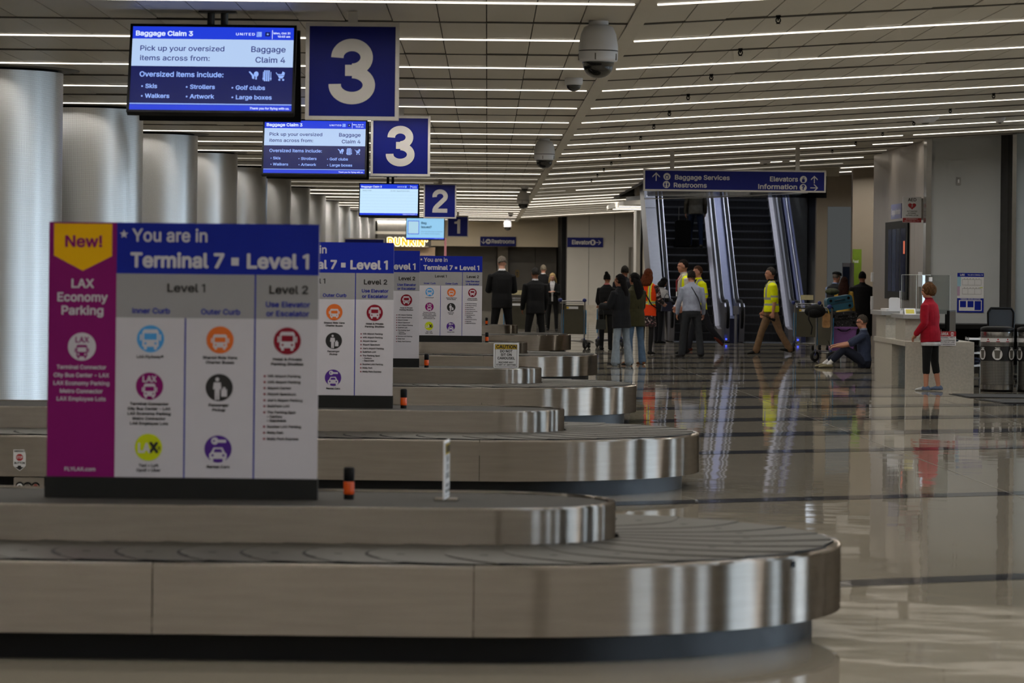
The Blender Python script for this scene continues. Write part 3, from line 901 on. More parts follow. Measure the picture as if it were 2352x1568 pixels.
    b.disc(X(962), Z(1226), 20 * s, yi, B_white, 18); b.rect(X(975), X(1024), Z(1235), Z(1219), yi, B_white); b.disc(X(957), Z(1226), 6 * s, yi - .0007, B_pur, 10)
    return P


B_black = M_blackprint
bmesh_parts = None
for lab, xc, D in (('big blurred Terminal 7 Level 1 direction board with magenta column on the nearest carousel', -1.366, 15.9),
                   ('partly covered Terminal 7 direction board on the second carousel, showing Outer Curb and Level 2', -.70 - BW / 2, 26.44),
                   ('mostly covered direction board on the third carousel showing only its Level 2 column', -.718 - BW / 2, 37.57),
                   ('smallest Terminal 7 direction board, on the fourth carousel, with its whole blue header visible', -.07 - BW / 2, 50.84)):
    t = thing('direction_board', lab, 'sign', (xc, D, ITOP - .009), 0, 'Terminal 7 direction boards')
    if bmesh_parts is None:
        bmesh_parts = []
        for nm, bb in board_meshes(): bmesh_parts.append((nm, bb.build(nm, t).data))
    else:
        for nm, me in bmesh_parts: link(nm, me, t)

# ================================================================== caution signs
M_caut = mat('caution_yellow', (206, 170, 20), .45, 0, .03)


def caution(label, loc, rz):
    t = thing('caution_sign', label, 'sign', loc, rz, 'caution signs on the carousels')
    w, h = .268, .262
    b = MB(); b.rbox(-w / 2, w / 2, -.004, .004, .008, .008 + h, M_white, .012, 3, 'y'); b.build('plate', t)
    for s in (-1, 1):                              # printed on both faces
        b = MB(); Mx = Matrix.Rotation(0 if s < 0 else PI, 4, 'Z')
        b.rect(-.118, .118, .018, .258, -.0046, M_blackprint, Mx); b.rect(-.1145, .1145, .0215, .2545, -.005, M_whiteprint, Mx)
        b.rect(-.1145, .1145, .206, .2545, -.0054, M_blackprint, Mx); b.rect(-.1145, .1145, .209, .2545, -.0058, M_caut, Mx)
        b.text('CAUTION', 0, .216, .033, -.0062, M_blackprint, 'c', .035, .212, Mx)
        for st, z, wd in (('DO NOT', .174, .132), ('SIT ON', .137, .114), ('CAROUSEL', .1, .186)): b.text(st, 0, z, .0245, -.0056, M_blackprint, 'c', .03, wd, Mx)
        for st, z, wd in (('MACHINE MAY', .06, .158), ('START AT ANYTIME', .034, .208)): b.text(st, 0, z, .0165, -.0056, M_blackprint, 'c', .025, wd, Mx)
        b.build('print', t)
    b = MB(); b.box(-.04, .04, -.05, -.005, 0, .008, M_steel); b.box(-.04, .04, .005, .05, 0, .008, M_steel); b.build('bracket', t)
    return t


caution('white and yellow caution do not sit on carousel sign facing the viewer', (.21, 37.32, ITOP - .009), 0)
caution('caution sign seen edge-on as a thin white post on the nearest carousel', (-.175, 15.97, ITOP - .009), R(86))

# ================================================================== hanging screens and number signs
E = lambda n, rgb, s=1.0: light_mat('screen_' + n, rgb, s)
E_blue, E_pale, E_navy, E_white, E_soft, E_deep = E('blue', (34, 62, 218)), E('pale', (188, 214, 252), .92), E('navy', (14, 22, 84)), E('white', (214, 226, 255), 1.1), E('lightblue', (150, 182, 255)), E('ink', (30, 36, 120))
E_cyan, E_qr, E_grid = E('cyan', (150, 205, 240)), E('square', (176, 214, 232)), E('grid', (170, 205, 230))


def screen_print(n, Wd, Hd, y):
    b = MB()
    X = lambda a: ((a - 718) / 882 - .5) * Wd
    Z = lambda c: (.5 - (c - 150) / 472) * Hd
    s = Wd / 882
    rc = lambda a0, a1, c0, c1, m, d=0: b.rect(X(a0), X(a1), Z(c1), Z(c0), y - d * .0006, m)
    T = lambda st, a, c, cap, m, al='l', bo=0, wd=None, sp=1.0: b.text(st, X(a), Z(c), cap * s, y - .0018, m, al, bo, wd * s if wd else None, None, sp)
    if n == 1:
        rc(718, 1600, 150, 622, E_cyan); rc(718, 1600, 594, 622, E_blue, 1)
        rc(748, 1015, 205, 515, E_blue, 1); rc(760, 1003, 219, 501, E_qr, 2)
        T('Bag', 1060, 280, 52, E_ink2, bo=.03); T('issues?', 1060, 372, 52, E_ink2, bo=.03)
        T('Scan the QR code to connect', 1060, 462, 20, E_ink3, wd=500); T('to a United airport expert.', 1060, 510, 20, E_ink3, wd=450)
        T('Thank you for flying with us.', 1588, 614, 12, E_soft, 'r', .02, 220)
        return b
    rc(718, 1600, 150, 622, E_navy if n == 3 else E_row); rc(718, 1600, 150, 220, E_blue, 1); rc(718, 1600, 592, 622, E_blue, 1)
    T('Baggage Claim %d' % n, 733, 202, 27, E_white, 'l', .03, 313)
    T('UNITED', 1282, 196, 15, E_white, 'l', .02, 104, 1.2); rc(1396, 1424, 175, 203, E_soft, 2)
    for i in range(3): b.flat([(X(1396), Z(196 - 8 * i)), (X(1396), Z(193 - 8 * i)), (X(1424), Z(203 - 8 * i))], y - .0018, E_blue)
    rc(1444, 1470, 176, 200, E_navy, 2); star(b, X(1457), Z(188), 8 * s, y - .0018, E_soft)
    rc(1481, 1484, 164, 215, E_white, 2)
    T('Mon, Oct 31', 1580, 187, 11, E_white, 'r', .03, 92); T('10:45 am', 1580, 206, 11, E_white, 'r', .03, 68)
    T('Thank you for flying with us.', 1588, 614, 12, E_white, 'r', .03, 216)
    if n == 2:
        for i in range(8): rc(718, 1600, 220 + 46 * i, 222 + 46 * i, E_grid, 2)
        T("Chicago-O'Hare", 752, 256, 14, E_ink3, wd=140); T('UA 2186', 1180, 258, 14, E_ink3, wd=78); T('Bags arrived at claim', 1275, 258, 14, E_ink3, wd=196)
        return b
    rc(718, 1600, 220, 375, E_pale, 1); rc(718, 1600, 584, 590, E_soft, 1)
    T('Pick up your oversized', 760, 288, 30, E_deep, wd=462); T('items across from:', 762, 343, 30, E_deep, wd=382)
    T('Baggage', 1557, 290, 33, E_deep, 'r', 0, 190); T('Claim 4', 1557, 350, 33, E_deep, 'r', 0, 164)
    T('Oversized items include:', 765, 435, 29, E_soft, 'l', .02, 458)
    for st, a, c, wd in (('Skis', 800, 500, 64), ('Strollers', 1043, 502, 136), ('Golf clubs', 1292, 504, 160), ('Walkers', 801, 555, 132), ('Artwork', 1045, 556, 132), ('Large boxes', 1294, 558, 196)):
        T(st, a, c, 24, E_soft, 'l', .022, wd); b.disc(X(a - 17), Z(c - 10), 5 * s, y - .0018, E_soft, 10)
    yy = y - .0018
    # bat and racket, skis, stroller
    b.flat([(X(1360), Z(402)), (X(1368), Z(400)), (X(1392), Z(424)), (X(1392), Z(444)), (X(1380), Z(440)), (X(1378), Z(424))], yy, E_soft)
    b.disc(X(1402), Z(415), 13 * s, yy, E_soft, 16, None, 16 * s); b.rect(X(1398), X(1406), Z(446), Z(428), yy, E_soft)
    for a in (1449, 1460, 1471): b.rect(X(a - 4), X(a + 4), Z(455), Z(393), yy, E_soft)
    for a in (1441, 1482): b.rect(X(a - 2), X(a + 2), Z(450), Z(402), yy, E_soft); b.disc(X(a), Z(440), 5 * s, yy, E_soft, 10)
    b.flat([(X(1518), Z(420)), (X(1556), Z(420)), (X(1558), Z(406)), (X(1546), Z(398)), (X(1540), Z(414)), (X(1518), Z(414)), (X(1512), Z(404)), (X(1508), Z(406))], yy, E_soft)
    b.flat([(X(1520), Z(422)), (X(1556), Z(422)), (X(1546), Z(438)), (X(1528), Z(438))], yy, E_soft)
    for a in (1529, 1550): b.disc(X(a), Z(446), 6 * s, yy, E_soft, 12)
    return b


E_ink2, E_ink3, E_row = E('slate', (44, 84, 110)), E('greyblue', (96, 130, 160)), E('row', (196, 228, 250), 1.05)
N_blue = mat('number_sign_blue', (14, 22, 96), .5, 0, .03, spec=.15)
N_grey = mat('number_sign_silver', (176, 172, 166), .45, .1, .03)
M_pipe = mat('black_pipe', (12, 12, 13), .4)


def screen(n, label, u0, u1, v0, D, tilt=21, W=1.23, brk=0.0):
    Hd = W * .578
    x, _, z = at((u0 + u1) / 2, v0, D)
    t = thing('information_screen', label, 'screen', (x, D, CEIL), 0, 'hanging baggage claim screens')
    zt = z - CEIL                                    # top of the casing
    Mt = Matrix.Translation((0, 0, zt)) @ Matrix.Rotation(R(-tilt), 4, 'X')
    ob = []
    def part(b, nm):
        o = b.build(nm, t); o.matrix_local = Mt @ Matrix.Translation((0, 0, -Hd / 2)); return o
    b = MB(); b.rbox(-W / 2, W / 2, 0, .06, -Hd / 2, Hd / 2, M_black, .008, 2, 'y'); b.box(-W / 2, W / 2, -.006, 0, -Hd / 2, -Hd / 2 + .018, M_black); b.box(-W / 2, W / 2, -.006, 0, Hd / 2 - .018, Hd / 2, M_black)
    b.box(-W / 2, -W / 2 + .018, -.006, 0, -Hd / 2, Hd / 2, M_black); b.box(W / 2 - .018, W / 2, -.006, 0, -Hd / 2, Hd / 2, M_black); case = part(b, 'casing')
    b = screen_print(n, W - .04, Hd - .04, -.002); part(b, 'display')
    b = MB()
    for dx in (-.03, .07): b.tube([(dx, .12, -.001), (dx, .12, zt - .1), (dx, .2, zt - .3)], .028, M_pipe, 12)
    b.box(-.12, .16, .06, .2, -.012, -.001, M_pipe); b.build('ceiling_mount', t)
    # a second screen back to back behind it
    b = MB(); Mb = Matrix.Translation((0, .52, zt)) @ Matrix.Rotation(R(tilt), 4, 'X') @ Matrix.Translation((0, 0, -Hd / 2))
    b.rbox(-W / 2, W / 2, -.06, 0, -Hd / 2, Hd / 2, M_black, .008, 2, 'y'); o = b.build('rear_casing', t); o.matrix_local = Mb
    return t


def numeral(b, n, x, z, s, y, m):
    P = lambda a, c: (x + (a - .36) * s, z + c * s)
    arc = lambda cx, cz, rx, rz, a0, a1, k=26: [P(cx + rx * math.cos(R(a0 + (a1 - a0) * i / k)), cz + rz * math.sin(R(a0 + (a1 - a0) * i / k))) for i in range(k + 1)]
    w = .19 * s
    if n == 3:
        b.stroke(arc(.355, .715, .225, .19, 182, -88), w, y, m); b.stroke(arc(.355, .29, .262, .2, 88, -184), w, y - .0004, m)
        b.flat([P(.25, .43), P(.42, .43), P(.42, .60), P(.25, .60)], y - .0008, m)
    elif n == 2:
        b.stroke(arc(.365, .70, .235, .205, 190, -30) + [P(.40, .43), P(.26, .30), P(.17, .2), P(.125, .08)], w, y, m); b.flat([P(.035, 0), P(.68, 0), P(.68, .17), P(.05, .17)], y - .0005, m)
    else:
        b.flat([P(.32, 0), P(.53, 0), P(.53, 1), P(.37, 1), P(.345, .93), P(.32, .88)], y, m); b.flat([P(.12, .69), P(.33, .69), P(.33, .84), P(.345, .93), P(.3, .87), P(.2, .84), P(.12, .835)], y - .0005, m)


def number_sign(n, label, u0, u1, v0, v1, D):
    x0, _, z0 = at(u0, v1, D); x1, _, z1 = at(u1, v0, D)
    xc, w = (x0 + x1) / 2, (x1 - x0) / 2; h = z1 - z0
    t = thing('number_sign', label, 'sign', (xc, D, CEIL), 0, 'carousel number signs')
    zb = z0 - CEIL
    b = MB(); fr = .028
    b.box(-w, w, -.04, .04, zb, zb + fr, N_grey); b.box(-w, w, -.04, .04, zb + h - fr, zb + h, N_grey); b.box(-w, -w + fr, -.04, .04, zb + fr, zb + h - fr, N_grey); b.box(w - fr, w, -.04, .04, zb + fr, zb + h - fr, N_grey); b.build('frame', t)
    b = MB(); b.box(-w + fr, w - fr, -.034, .034, zb + fr, zb + h - fr, N_blue); b.build('panel', t)
    b = MB(); numeral(b, n, 0, zb + h * .165, h * .67, -.0355, N_grey); b.build('numeral', t)
    b = MB(); b.box(-.035, .035, -.03, .03, zb + h, -.001, N_grey); b.build('hanger', t)


screen(3, 'largest hanging screen showing Baggage Claim 3, beside the big number 3', 298, 684, 57, 26.1)
screen(3, 'mid-size hanging screen showing Baggage Claim 3, below the first and beside the smaller 3', 603, 846, 274, 41.6)
screen(2, 'hanging screen showing Baggage Claim 2 with an almost blank pale panel', 824, 964, 421, 72.5, 18)
screen(1, 'small hanging screen reading Bag issues beside the number 1', 931, 1023, 500, 112, 12)
number_sign(3, 'largest blue square sign with the numeral 3, top of the hall', 701, 918, 54, 275, 26.1)
number_sign(3, 'smaller blue square sign with the numeral 3, below the largest one', 851, 989, 267, 404, 41.6)
number_sign(2, 'blue square sign with the numeral 2', 972.5, 1048.5, 422, 501, 74)
number_sign(1, 'small blue square sign with the numeral 1', 1027, 1076, 496, 544, 117)

# ================================================================== ceiling cameras and hooks
M_cam = mat('camera_housing', (226, 226, 230), .4, 0, .02)
M_dome = mat('smoked_dome', (10, 10, 9), .06, 0, .05, spec=.8)


def dome(label, u, v, D, big):
    x, y, z = at(u, v, D)
    zc = CEIL - .012 if SPX0 < x < SPX1 else CEIL
    t = thing('dome_camera', label, 'camera', (x, D, zc), 0, 'ceiling dome cameras')
    if big:
        b = MB(); b.cyl(.075, -.03, 0, M_cam, 28); b.build('mount', t)
        b = MB(); b.lathe([(.075, -.03), (.11, -.045), (.135, -.1), (.149, -.19), (.151, -.225)], M_cam, 40)
        b.lathe([(.151, -.225), (.146, -.229), (.151, -.232)], M_black, 40)
        b.lathe([(.151, -.232), (.15, -.285), (.144, -.305), (.122, -.312)], M_cam, 40)
        for i in range(5):
            a = R(-100 + 72 * i); b.box(-.004, .004, -.004, .002, -.3, -.25, M_slot, Matrix.Translation((.15 * math.cos(a), .15 * math.sin(a), 0)) @ Matrix.Rotation(a + PI / 2, 4, 'Z'))
        b.build('housing', t)
        b = MB(); b.lathe([(.122, -.31), (.117, -.335)] + [(.115 * math.cos(R(q)), -.335 - .1 * math.sin(R(q))) for q in range(0, 91, 10)], M_dome, 40); b.build('dome', t)
    else:
        b = MB(); b.lathe([(.088, 0), (.09, -.045), (.085, -.068), (.07, -.072)], M_cam, 32); b.build('housing', t)
        b = MB(); b.lathe([(.073, -.07), (.07, -.08)] + [(.07 * math.cos(R(q)), -.08 - .055 * math.sin(R(q))) for q in range(0, 91, 10)], M_dome, 32); b.build('dome', t)


dome('largest white dome camera under the ceiling, at the top of the beam', 1375, 46, 26.8, True)
dome('small white dome camera just below the largest one', 1318, 178, 34.7, False)
dome('second large white dome camera, half way down the ceiling beam', 1251, 317, 50.7, True)
dome('tiny dome camera partly overlapping the third large one', 1205, 424, 79, False)
dome('third large dome camera along the ceiling beam', 1202, 430, 84, True)
dome('tiny far dome camera just above the last one', 1173, 490, 117, False)
dome('farthest dome camera, in front of the cream bulkhead', 1166, 503, 130, True)

hk = None
for X in (2.2, 6.15):
    for k in range(0, 14):
        y = ROW0 + PITCH * (k + .5) - .1
        if (X > 5 and (k < 3 or k > 9)) or (X < 5 and k > 12): continue
        z = CEIL + (X - SPX1) * math.tan(SLOPE)
        t = thing('ceiling_hook', 'small black ring hook hanging from a ceiling slot', 'hook', (X, y, z), 0, 'black ring hooks under the sloping ceiling')
        if hk is None:
            b = MB(); b.box(-.018, .018, -.015, .015, -.018, .02, M_black); b.cyl(.006, -.04, -.018, M_black, 8); o1 = b.build('clip', t)
            b = MB(); b.tube([(.017 * math.cos(2 * PI * i / 16), 0, -.038 - .02 * math.sin(2 * PI * i / 16)) for i in range(17)], .0055, M_black, 6, None, False); b.box(-.016, .016, -.004, .004, -.066, -.06, M_black); o2 = b.build('ring', t)
            hk = (o1.data, o2.data)
        else: link('clip', hk[0], t); link('ring', hk[1], t)

# smoke detectors and speakers on the sloping ceiling
for lab, u, v, D, r in (('shallow white ceiling speaker dish on the sloping ceiling', 2125, 240, 50.0, .2), ('small round detector farther along the sloping ceiling', 2296, 253, 51.5, .09), ('white disc detector above the baggage services sign', 1757, 377, 67.5, .14)):
    x, _, _ = at(u, v, D); z = CEIL + (x - SPX1) * math.tan(SLOPE)
    t = thing('ceiling_detector', lab, 'detector', (x, D, z)); t.rotation_euler = (0, -SLOPE, 0)
    b = MB(); b.lathe([(r, 0), (r * .98, -.02), (r * .6, -.07), (0, -.075)], M_cam, 28); b.build('body', t)
    b = MB(); b.lathe([(r * .3, -.073), (r * .2, -.09), (0, -.092)], M_slot, 16); b.build('sensor', t)

# ================================================================== people
SK = {'light': (176, 122, 98), 'tan': (140, 92, 68), 'pale': (190, 142, 120)}
cloth = lambda n, rgb, r=.85, v=.14: mat('cloth_' + n, rgb, r, 0, v, 16, spec=.25, bump=.25)
HV_Y = mat('hi_vis_yellow', (226, 232, 0), .7, 0, .05, 20, spec=.2)
HV_O = mat('hi_vis_orange', (228, 66, 20), .7, 0, .05, 20, spec=.2)
HV_S = mat('reflective_silver', (150, 150, 146), .45, .2, .05)


def rotx(v, a):
    c, s = math.cos(a), math.sin(a); return Vector((v.x, v.y * c - v.z * s, v.y * s + v.z * c))


def limb_dir(fwd, out, s):
    """hanging limb swung forward by fwd and outward by out (degrees)"""
    v = Vector((math.sin(R(out)) * s, 0, -math.cos(R(out))))
    return rotx(v, R(fwd))


def chain(b, pts, rad, m, k=5, flat=1.0):
    """tapered rounded limb through joints"""
    P, Q = [], []
    pts = [Vector(p) for p in pts]
    for i in range(len(pts) - 1):
        for j in range(k):
            f = j / k; P.append(pts[i].lerp(pts[i + 1], f)); Q.append(rad[i] * (1 - f) + rad[i + 1] * f)
    P.append(pts[-1]); Q.append(rad[-1])
    d0 = (P[0] - P[1]).normalized(); d1 = (P[-1] - P[-2]).normalized()
    P = [P[0] + d0 * Q[0] * .35] + P + [P[-1] + d1 * Q[-1] * .7]; Q = [Q[0] * .6] + Q + [Q[-1] * .6]
    b.tube(P, Q, m, 12)


LABELS = ['skin', 'top', 'sleeve', 'under', 'pants', 'leg', 'shoe', 'sole', 'eye', 'lip', 'collar']


def person(label, loc, heading, h=1.75, pose=None, mats=None, top='jacket', fem=False, girth=1.0, hair=None, sleeve=1.0, leg=1.0, flare=0.0, paint=None, hem=None, skirt=None, extras=None, ground=True, voxel=.0095):
    pose = pose or {}
    g = lambda k, d: pose.get(k, d)
    D = {k: bpy.data.materials for k in ()}
    raw = {k: MB() for k in LABELS}
    dm = M_black
    lean = R(g('lean', 3))
    up = rotx(Vector((0, 0, 1)), -lean)            # leaning forwards
    fw = rotx(Vector((0, 1, 0)), -lean)
    pel = Vector((0, 0, .94))
    sp = lambda z, y=0.0: pel + up * (z - .94) + fw * y
    sw = (.168 if fem else .19) * (.5 + .5 * girth)
    ex = {'shirt': .004, 'jacket': .02, 'puffy': .038, 'coat': .026}[top]
    ux = Vector((1, 0, 0))
    tw = R(g('twist', 0)); ux2 = Vector((math.cos(tw), math.sin(tw) * 1, 0))
    hem = hem if hem is not None else {'shirt': .93, 'jacket': .84, 'puffy': .70, 'coat': .60}[top]
    gw = girth
    prof = [(.84, .158, .112), (.95, .160, .116), (1.06, .138 if fem else .15, .102), (1.2, .155, .115 if not fem else .12), (1.32, .172, .112), (1.41, sw * .92, .09), (1.455, sw * .62, .072), (1.485, .075, .062)]
    rings = []
    zz = sorted(set([hem + .0] + [p[0] for p in prof if p[0] > hem + .02]))
    for z in zz:
        rx = np.interp(z, [p[0] for p in prof], [p[1] for p in prof]); ry = np.interp(z, [p[0] for p in prof], [p[2] for p in prof])
        e = ex * (1.0 if z < 1.42 else .4)
        f = np.interp(z, [.6, .95, 1.1, 1.3, 1.48], [gw, gw, gw, (1 + gw) / 2, 1])
        if z < .9: e += (.9 - z) * .06
        k = np.clip((z - 1.0) / .35, 0, 1)
        u = ux.lerp(ux2, k).normalized(); v = up.cross(u).normalized()
        rings.append((sp(z), rx * f + e, ry * f + e, u, v))
    raw['top'].loft(rings, dm, 22)
    raw['pants'].loft([(pel + Vector((0, 0, -.13)), .12 * gw, .1 * gw, ux, Vector((0, 1, 0))), (pel + Vector((0, 0, -.06)), .155 * gw, .112 * gw, ux, Vector((0, 1, 0))), (pel + Vector((0, 0, .05)), .15 * gw, .11 * gw, ux, Vector((0, 1, 0)))], dm, 20)
    # legs
    LG = g('legs', ((2, 4, 2, 0), (-2, 4, 4, 0)))      # left, right: forward, outward, knee bend, foot pitch
    for s, (fwd, out, knee, fp) in zip((-1, 1), LG):
        hip = pel + Vector((s * .088, 0, -.03))
        kn = hip + limb_dir(fwd, out, s) * .43
        sd = limb_dir(fwd - knee, out * .4, s)
        an = kn + sd * .40
        pt = 'pants'
        a_r = .05 + flare
        if leg >= 1:
            chain(raw['pants'], [hip, kn, an + sd * .015], [.088 * gw, .063 * (.4 + .6 * gw), a_r], dm, 6)
        else:
            cut = kn.lerp(an, max(0, (leg - .5) * 2)) if leg > .5 else hip.lerp(kn, leg * 2)
            chain(raw['pants'], [hip, kn, cut] if leg > .5 else [hip, cut], [.088 * gw, .066, .06 + flare] if leg > .5 else [.088 * gw, .075], dm, 6)
        chain(raw['leg'], [hip.lerp(kn, .5), kn, kn.lerp(an, .4), an + sd * .03], [.062, .05, .05, .034], dm, 6)
        fd = rotx(Vector((math.sin(R(g('toe', 6))) * s, 1, 0)).normalized(), R(-fp))
        fu = rotx(Vector((0, 0, 1)), R(-fp)); fs = fd.cross(fu)
        a0 = an + fu * -.035
        rg = []
        for t, w, hh, dz in ((-.075, .02, .018, -.012), (-.055, .034, .036, 0), (0, .038, .045, .006), (.06, .044, .034, -.006), (.12, .047, .026, -.014), (.165, .038, .02, -.02), (.188, .02, .012, -.026)):
            rg.append((a0 + fd * t + fu * dz, w, hh, fs, fu))
        raw['shoe'].loft(rg, dm, 14)
    # neck and head
    nb = sp(1.47, .005)
    hy, hp = R(g('head_yaw', 0)), R(g('head_pitch', 0))
    hc = sp(1.635, .02 + .05 * math.sin(max(0, hp)))
    HM = Matrix.Translation(hc) @ Matrix.Rotation(hy, 4, 'Z') @ Matrix.Rotation(-hp - lean * .3, 4, 'X')
    hk = .97 if fem else 1.0
    HM = HM @ Matrix.Diagonal((hk, hk, hk, 1))
    chain(raw['skin'], [nb - up * .03, hc + Vector((0, -.02, -.05))], [.062 if not fem else .05, .055 if not fem else .046], dm, 4)
    H = raw['skin']
    H.ball((0, -.012, .012), (.076, .094, .1), dm, 14, HM); H.ball((0, .026, -.05), (.058, .064, .074), dm, 12, HM); H.ball((0, .052, -.098), (.03, .028, .026), dm, 8, HM)
    H.ball((0, .088, -.022), (.013, .022, .024), dm, 8, HM); H.ball((0, .08, .022), (.05, .014, .012), dm, 8, HM)
    for s in (-1, 1): H.ball((s * .077, -.006, -.014), (.011, .02, .031), dm, 8, HM); raw['eye'].ball((s * .031, .083, .004), (.009, .006, .0055), dm, 6, HM)
    raw['lip'].ball((0, .084, -.066), (.022, .01, .008), dm, 6, HM)
    raw['collar'].lathe([(.062, -.03), (.068, .0), (.064, .03), (.052, .03), (.05, -.03), (.062, -.03)], dm, 16, Matrix.Translation(sp(1.487, .002)))
    # arms and hands
    AR = g('arms', ((4, 8, 12, 0), (4, 8, 12, 0)))     # forward, outward, elbow bend, inward turn of the forearm
    hands = []
    for s, (fwd, out, elb, inn) in zip((-1, 1), AR):
        sh = sp(1.392) + ux2 * (s * (sw - .012 + ex * .3))
        d1 = limb_dir(fwd, out, s); el = sh + d1 * .285
        d2 = limb_dir(fwd + elb, out * .6 - inn, s)
        wr = el + d2 * .245
        sr = {'shirt': .008, 'jacket': .016, 'puffy': .034, 'coat': .02}[top]
        pts, rad = [sh, el, wr], [.055 + sr, .043 + sr, .033 + sr]
        if sleeve >= 1: chain(raw['sleeve'], [sh, el, el.lerp(wr, .96)], rad, dm, 6)
        elif sleeve > 0: chain(raw['sleeve'], [sh, sh.lerp(el, sleeve * 1.6)], [.056 + sr, .056 + sr], dm, 6)
        chain(raw['skin'], [sh, el, wr], [.05, .041, .027], dm, 5)
        # hand: palm, four fingers of unequal length, thumb from the side of the palm
        side = d2.cross(Vector((0, 0, 1)));
        side = (side.normalized() if side.length > .2 else Vector((0, 1, 0)))
        if abs(d2.z) > .8: side = Vector((0, 1, 0)) - d2 * d2.y; side.normalize()      # hanging: palm faces the thigh, thumb forwards
        nrm = d2.cross(side).normalized() * (1 if True else 1)
        inward = Vector((-s, 0, 0)) if abs(d2.z) > .8 else Vector((0, 0, -1))
        if nrm.dot(inward) < 0: nrm = -nrm
        raw['skin'].loft([(wr + d2 * t, w, th, side, nrm) for t, w, th in ((-.01, .025, .02), (.025, .036, .018), (.06, .042, .016), (.088, .04, .013))], dm, 12)
        for i, (o, L) in enumerate(((.031, .066), (.0105, .075), (-.0105, .07), (-.03, .055))):
            p0 = wr + d2 * .08 + side * o; p1 = p0 + d2 * L * .45 + nrm * .012; p2 = p1 + (d2 * .6 + nrm * .8).normalized() * L * .5
            raw['skin'].tube([p0, p1, p2], [.0098, .009, .0075], dm, 8)
        t0 = wr + d2 * .03 + side * .032; t1 = t0 + (side * .7 + d2 * .7).normalized() * .036 + nrm * .008; raw['skin'].tube([t0, t1, t1 + (d2 * .9 + nrm * .5).normalized() * .028], [.012, .011, .009], dm, 8)
        hands.append(wr + d2 * .08 + nrm * .02)
    if skirt:
        raw['under'].loft([(pel + Vector((0, 0, z - .94)), rx, ry, ux, Vector((0, 1, 0))) for z, rx, ry in skirt], dm, 20)
    # join into one continuous surface
    allv, labs, bb = [], [], MB()
    for li, k in enumerate(LABELS):
        q = raw[k]
        if not q.v: continue
        bb.add(q.v, q.f, dm); labs += [li] * len(q.f)
    sc = h / 1.765
    tmp = bb.build('tmp')
    md = tmp.modifiers.new('r', 'REMESH'); md.mode = 'VOXEL'; md.voxel_size = voxel; md.use_smooth_shade = True
    m2 = tmp.modifiers.new('s', 'SMOOTH'); m2.factor = .45; m2.iterations = 2
    ev = tmp.evaluated_get(bpy.context.evaluated_depsgraph_get())
    me = bpy.data.meshes.new_from_object(ev)
    bpy.data.objects.remove(tmp)
    bvh = BVHTree.FromPolygons(bb.v, bb.f)
    mm = dict(skin=SK['light'], top=(20, 20, 22), pants=(20, 20, 22), shoe=(18, 18, 18)); mm.update(mats or {})
    def M_(k):
        v = mm.get(k)
        if v is None: v = mm.get({'sleeve': 'top', 'under': 'pants', 'leg': 'skin', 'sole': 'shoe', 'collar': 'top'}.get(k, k), (20, 14, 12))
        if isinstance(v, tuple):
            if k in ('skin', 'leg') and v in SK.values(): return mat('skin_%d' % v[0], v, .55, 0, .05, 8)
            return cloth('%d_%d_%d' % v, v)
        return v
    mm.setdefault('eye', (30, 22, 18)); mm.setdefault('lip', (132, 72, 62))
    me.materials.clear()
    slots = []
    def slot(m):
        if m not in slots: slots.append(m); me.materials.append(m)
        return slots.index(m)
    n = len(me.polygons); idx = np.zeros(n, np.int32)
    for i, p in enumerate(me.polygons):
        c = p.center
        k = LABELS[labs[bvh.find_nearest(c)[2]]]
        if k == 'shoe' and c.z < .022 and 'sole' in mm: k = 'sole'
        mt = None
        if paint: mt = paint(k, c)
        idx[i] = slot(mt if mt is not None else M_(k))
    me.polygons.foreach_set('material_index', idx)
    co = np.empty(len(me.vertices) * 3, np.float32); me.vertices.foreach_get('co', co); co = co.reshape(-1, 3)
    z0 = co[:, 2].min() if ground else 0.0
    co[:, 2] -= z0; co *= sc
    me.vertices.foreach_set('co', co.ravel()); me.update()
    t = thing('person', label, 'person', loc, R(heading))
    me.name = 'body'
    link('body', me, t)
    T = Matrix.Diagonal((sc, sc, sc, 1)) @ Matrix.Translation((0, 0, -z0))
    def child(nm, b):
        o = b.build(nm, t); o.data.transform(T); return o
    if hair:
        hb = MB(); make_hair(hb, HM, *hair); child('hair', hb)
    if extras: extras(child, sp, HM, hands, dict(up=up, fw=fw, sw=sw))
    return t, [T @ x for x in hands]


